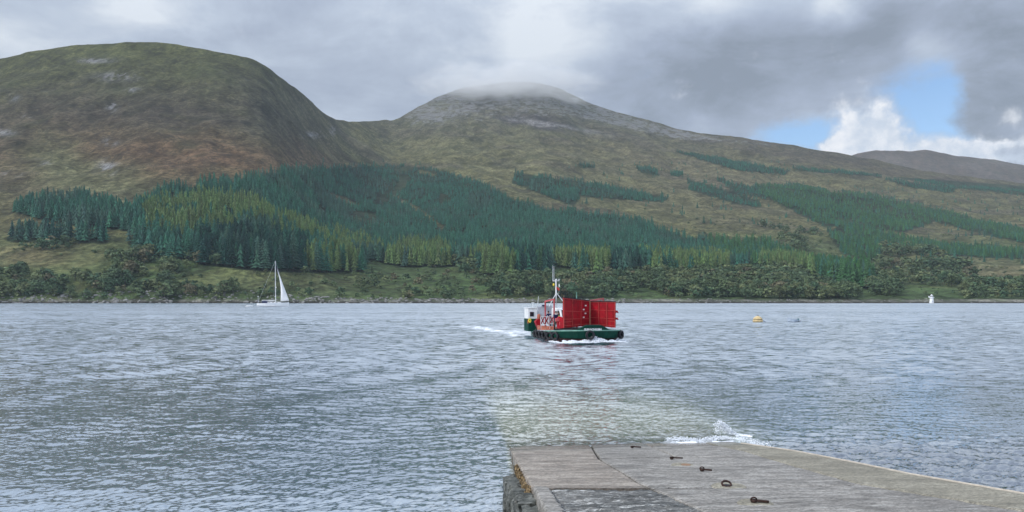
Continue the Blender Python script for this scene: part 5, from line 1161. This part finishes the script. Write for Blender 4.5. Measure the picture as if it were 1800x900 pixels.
m = MB(); m.tube([(-1.4, -.55, .22), (.8, -.55, .26), (1.5, -.2, .34), (1.6, 0, .36), (1.5, .2, .34), (.8, .55, .26), (-1.4, .55, .22)], .2, 8); m.build('tube', M_['white'], di, smooth=True)
m = MB(); m.box((-1.35, 0, .22), (.08, 1, .4)); m.box((-1.5, 0, .35), (.25, .25, .5)); m.build('transom', M_['navy'], di)
m = MB(); m.box((0, 0, .12), (2.4, 1, .05)); m.build('floor', M_['grey'], di)

# ------------------------------------------------------------------ mooring buoy and small boat
DB = F*EYE/(566-HZ); b0 = at(1332, 566, DB); bu = empty('mooring_buoy', (b0[0], b0[1], 0)); tag(bu, 'weathered yellow conical mooring buoy left of the small grey boat', 'buoy')
m = MB(); m.lathe([(.55, -.35), (.78, -.1), (.82, .10), (.80, .32), (.72, .36), (.72, .42), (.78, .46), (.70, .62), (.45, .85), (.22, .98), (.12, 1.0)], n=28); m.build('body', M_['buoy'], bu, smooth=True)
m = MB(); m.torus((0, 0, .39), .735, .035, n=28, k=6); m.build('band', M_['rust'], bu, smooth=True)
m = MB(); m.lathe([(.56, -.34), (.785, -.1), (.83, .08)], n=28); m.build('weed_line', mat('dark_weed', (.03, .035, .02), .9), bu, smooth=True)
m = MB(); m.torus((0, 0, 1.05), .10, .03, Matrix.Rotation(R(80), 3, 'X'), 14, 6); m.build('ring', M_['rust'], bu, smooth=True)
m = MB(); m.tube([(.72, -.1, .32), (.95, -.15, .12), (1.15, -.2, .02), (1.3, -.2, .0)], .05, 6); m.build('rope', M_['navy'], bu)
b0 = at(1393, 566, DB); bo = empty('small_boat', (b0[0], b0[1], 0), R(190)); tag(bo, 'small blue-grey open boat with its bow lifted, right of the yellow buoy', 'boat')
st = [(-.95, .50, .0, .42), (-.5, .58, -.06, .44), (0, .6, -.08, .50), (.5, .42, -.05, .62), (.85, .16, .05, .75), (.98, .02, .2, .82)]; vs = []
for x, w_, zb, zt in st: vs += [(x, -w_, zt), (x, -w_*.8, zb+.1), (x, 0, zb), (x, w_*.8, zb+.1), (x, w_, zt), (x, w_*.88, zt), (x, w_*.7, zb+.18), (x, 0, zb+.1), (x, -w_*.7, zb+.18), (x, -w_*.88, zt)]
m = MB(); m.addp(vs, [(i*10+k, (i+1)*10+k, (i+1)*10+(k+1) % 10, i*10+(k+1) % 10) for i in range(5) for k in range(10)]+[(0, 1, 8, 9), (1, 2, 7, 8), (2, 3, 6, 7), (3, 4, 5, 6)]); m.build('hull', M_['boatgrey'], bo)
m = MB(); m.box((-.93, 0, .25), (.05, .95, .38)); m.box((-1.05, 0, .42), (.2, .2, .3)); m.build('transom', mat('teal_paint', (.05, .2, .22), .5), bo)
m = MB(); m.box((-.1, 0, .36), (.2, 1.0, .04)); m.build('thwart', M_['grey'], bo)
m = MB(); m.tube([(-1.05, 0, .0), (-1.3, 0.05, .10), (-1.4, .05, .22), (-1.3, .05, .34)], [.03, .16, .18, .06], 10); m.build('fender', M_['grey'], bo, smooth=True)

# ------------------------------------------------------------------ lighthouse
DL = float(shore_y(np.array(1637.6)))-3; l0 = at(1637.6, 532.6, DL); lh = empty('lighthouse', (l0[0], l0[1], 0)); tag(lh, 'small squat white lighthouse standing at the edge of the far shore', 'lighthouse')
k = DL/F
m = MB(); m.lathe([(1.9, -.6), (3.75*k, .1), (3.3*k, 2.2), (2.9*k, 9.3*k)], n=20); m.build('tower', M_['white'], lh, smooth=True)
m = MB(); m.lathe([(3.2*k, 9.2*k), (4.3*k, 9.5*k), (4.3*k, 9.9*k), (2*k, 9.95*k)], n=20); m.build('gallery', M_['white'], lh)
m = MB(); m.torus((0, 0, 11.2*k), 4.1*k, .03, n=20, k=4)
for i in range(10): a = i*.628; m.tube([(4.1*k*math.cos(a), 4.1*k*math.sin(a), 9.9*k), (4.1*k*math.cos(a), 4.1*k*math.sin(a), 11.2*k)], .025, 4)
m.build('railing', M_['steel'], lh)
m = MB(); m.lathe([(2.6*k, 9.9*k), (2.5*k, 11.6*k), (2.2*k, 11.7*k)], n=16); m.build('lantern_base', M_['white'], lh)
m = MB(); m.lathe([(2.1*k, 11.6*k), (2.1*k, 13.2*k)], n=12); m.build('lantern_glass', M_['glass'], lh)
m = MB(); m.lathe([(2.5*k, 13.1*k), (1.9*k, 14.0*k), (.7*k, 15.0*k), (.25*k, 15.9*k)], n=16); m.build('roof', M_['white'], lh, smooth=True)
m = MB(); m.box((-4.6*k, 0, 11.3*k), (2.0*k, .3, 2.6*k)); m.build('light_board', M_['white'], lh)
m = MB(); m.bar((-3*k, 0, 9.9*k), (-4.8*k, 0, 10.1*k), .15, .15); m.bar((3*k, 0, 10.2*k), (5.2*k, 0, 10.5*k), .2, .2); m.build('bracket', M_['steel'], lh)
m = MB(); m.box((0, -3.2*k-.12, 1.1), (.8, .1, 1.7)); m.build('door', M_['grey'], lh)
m = MB(); m.lathe([(3.2, -1.2), (3.0, 0.12), (.1, .14)], n=18); m.build('plinth', M_['shore'], lh)

# ------------------------------------------------------------------ air: haze box and the mist on the summit
def vol(name, color, dens, noise=False):
    m = bpy.data.materials.new(name); m.use_nodes = True; t = NT(m.node_tree); t.n.clear()
    p = t.new('ShaderNodeVolumePrincipled'); p.inputs['Color'].default_value = color; p.inputs['Density'].default_value = dens; p.inputs['Anisotropy'].default_value = 0.0
    o = t.new('ShaderNodeOutputMaterial'); t.l.new(p.outputs[0], o.inputs['Volume']); return m, t, p
hm, _, _ = vol('haze', (0.78, 0.90, 1.0, 1), 0.000052)
m = MB(); m.box((0, 2700, 440), (16000, 6200, 894)); hz = m.build('haze', hm); tag(hz, kind='stuff')
mm, t, p = vol('summit_mist', (1, 1, 1, 1), 0.0)
tc = t.new('ShaderNodeTexCoord'); g = t.vm('LENGTH', tc.outputs['Object']) if False else None
ln = t.new('ShaderNodeVectorMath', operation='LENGTH'); t.l.new(tc.outputs['Object'], ln.inputs[0]); rad_ = ln.outputs['Value']
nz = t.noise(t.scalev(tc.outputs['Object'], 1.0, 1.0, 0.5), 3.2, 5, 0.65, 0.6)
dn = t.m('MULTIPLY', t.ramp(t.m('ADD', t.m('MULTIPLY', rad_, -0.9), t.m('MULTIPLY', nz, 2.6)), 0.35, 1.2, 0.0, 0.010), t.ramp(rad_, 1.0, 0.75)); t.put(p.inputs['Density'], dn)
zc = EYE+(HZ-152)*2600/F
m = MB(); m.lathe([(0.02, -1), (.5, -.87), (.87, -.5), (1, 0), (.87, .5), (.5, .87), (.02, 1)], n=24); mi_o = m.build('summit_mist', mm); mi_o.location = ((890-900)*2600/F, 2600, zc); mi_o.scale = (360, 210, 88)
tag(mi_o, 'thin mist clinging to the summit of the farther hill', 'mist', kind='stuff')
mm.cycles.volume_step_rate = 1.0
S.cycles.volume_step_rate = 1.0; S.cycles.volume_max_steps = 128

# ------------------------------------------------------------------ look-alikes get their place in the row
def ordinal(n):
    u = ['', 'first', 'second', 'third', 'fourth', 'fifth', 'sixth', 'seventh', 'eighth', 'ninth', 'tenth', 'eleventh', 'twelfth', 'thirteenth', 'fourteenth', 'fifteenth', 'sixteenth', 'seventeenth', 'eighteenth', 'nineteenth']
    if n < 20: return u[n]
    t_, r_ = divmod(n, 10); w = {2: ('twentieth', 'twenty'), 3: ('thirtieth', 'thirty'), 4: ('fortieth', 'forty'), 5: ('fiftieth', 'fifty')}[min(t_, 5)]
    return w[0] if r_ == 0 else w[1]+'-'+u[r_]
same = {}
for o in S.objects:
    if o.get('category') in ('tree', 'conifer tree'): same.setdefault(o['label'], []).append(o)
for lab, obs in same.items():
    if len(obs) < 2: continue
    obs.sort(key=lambda o: o.location.x/o.location.y)
    for k_, o in enumerate(obs): o['label'] = f'{lab}, {ordinal(k_+1) if k_ else "leftmost"} from the left' if k_ else f'{lab}, leftmost of its kind'
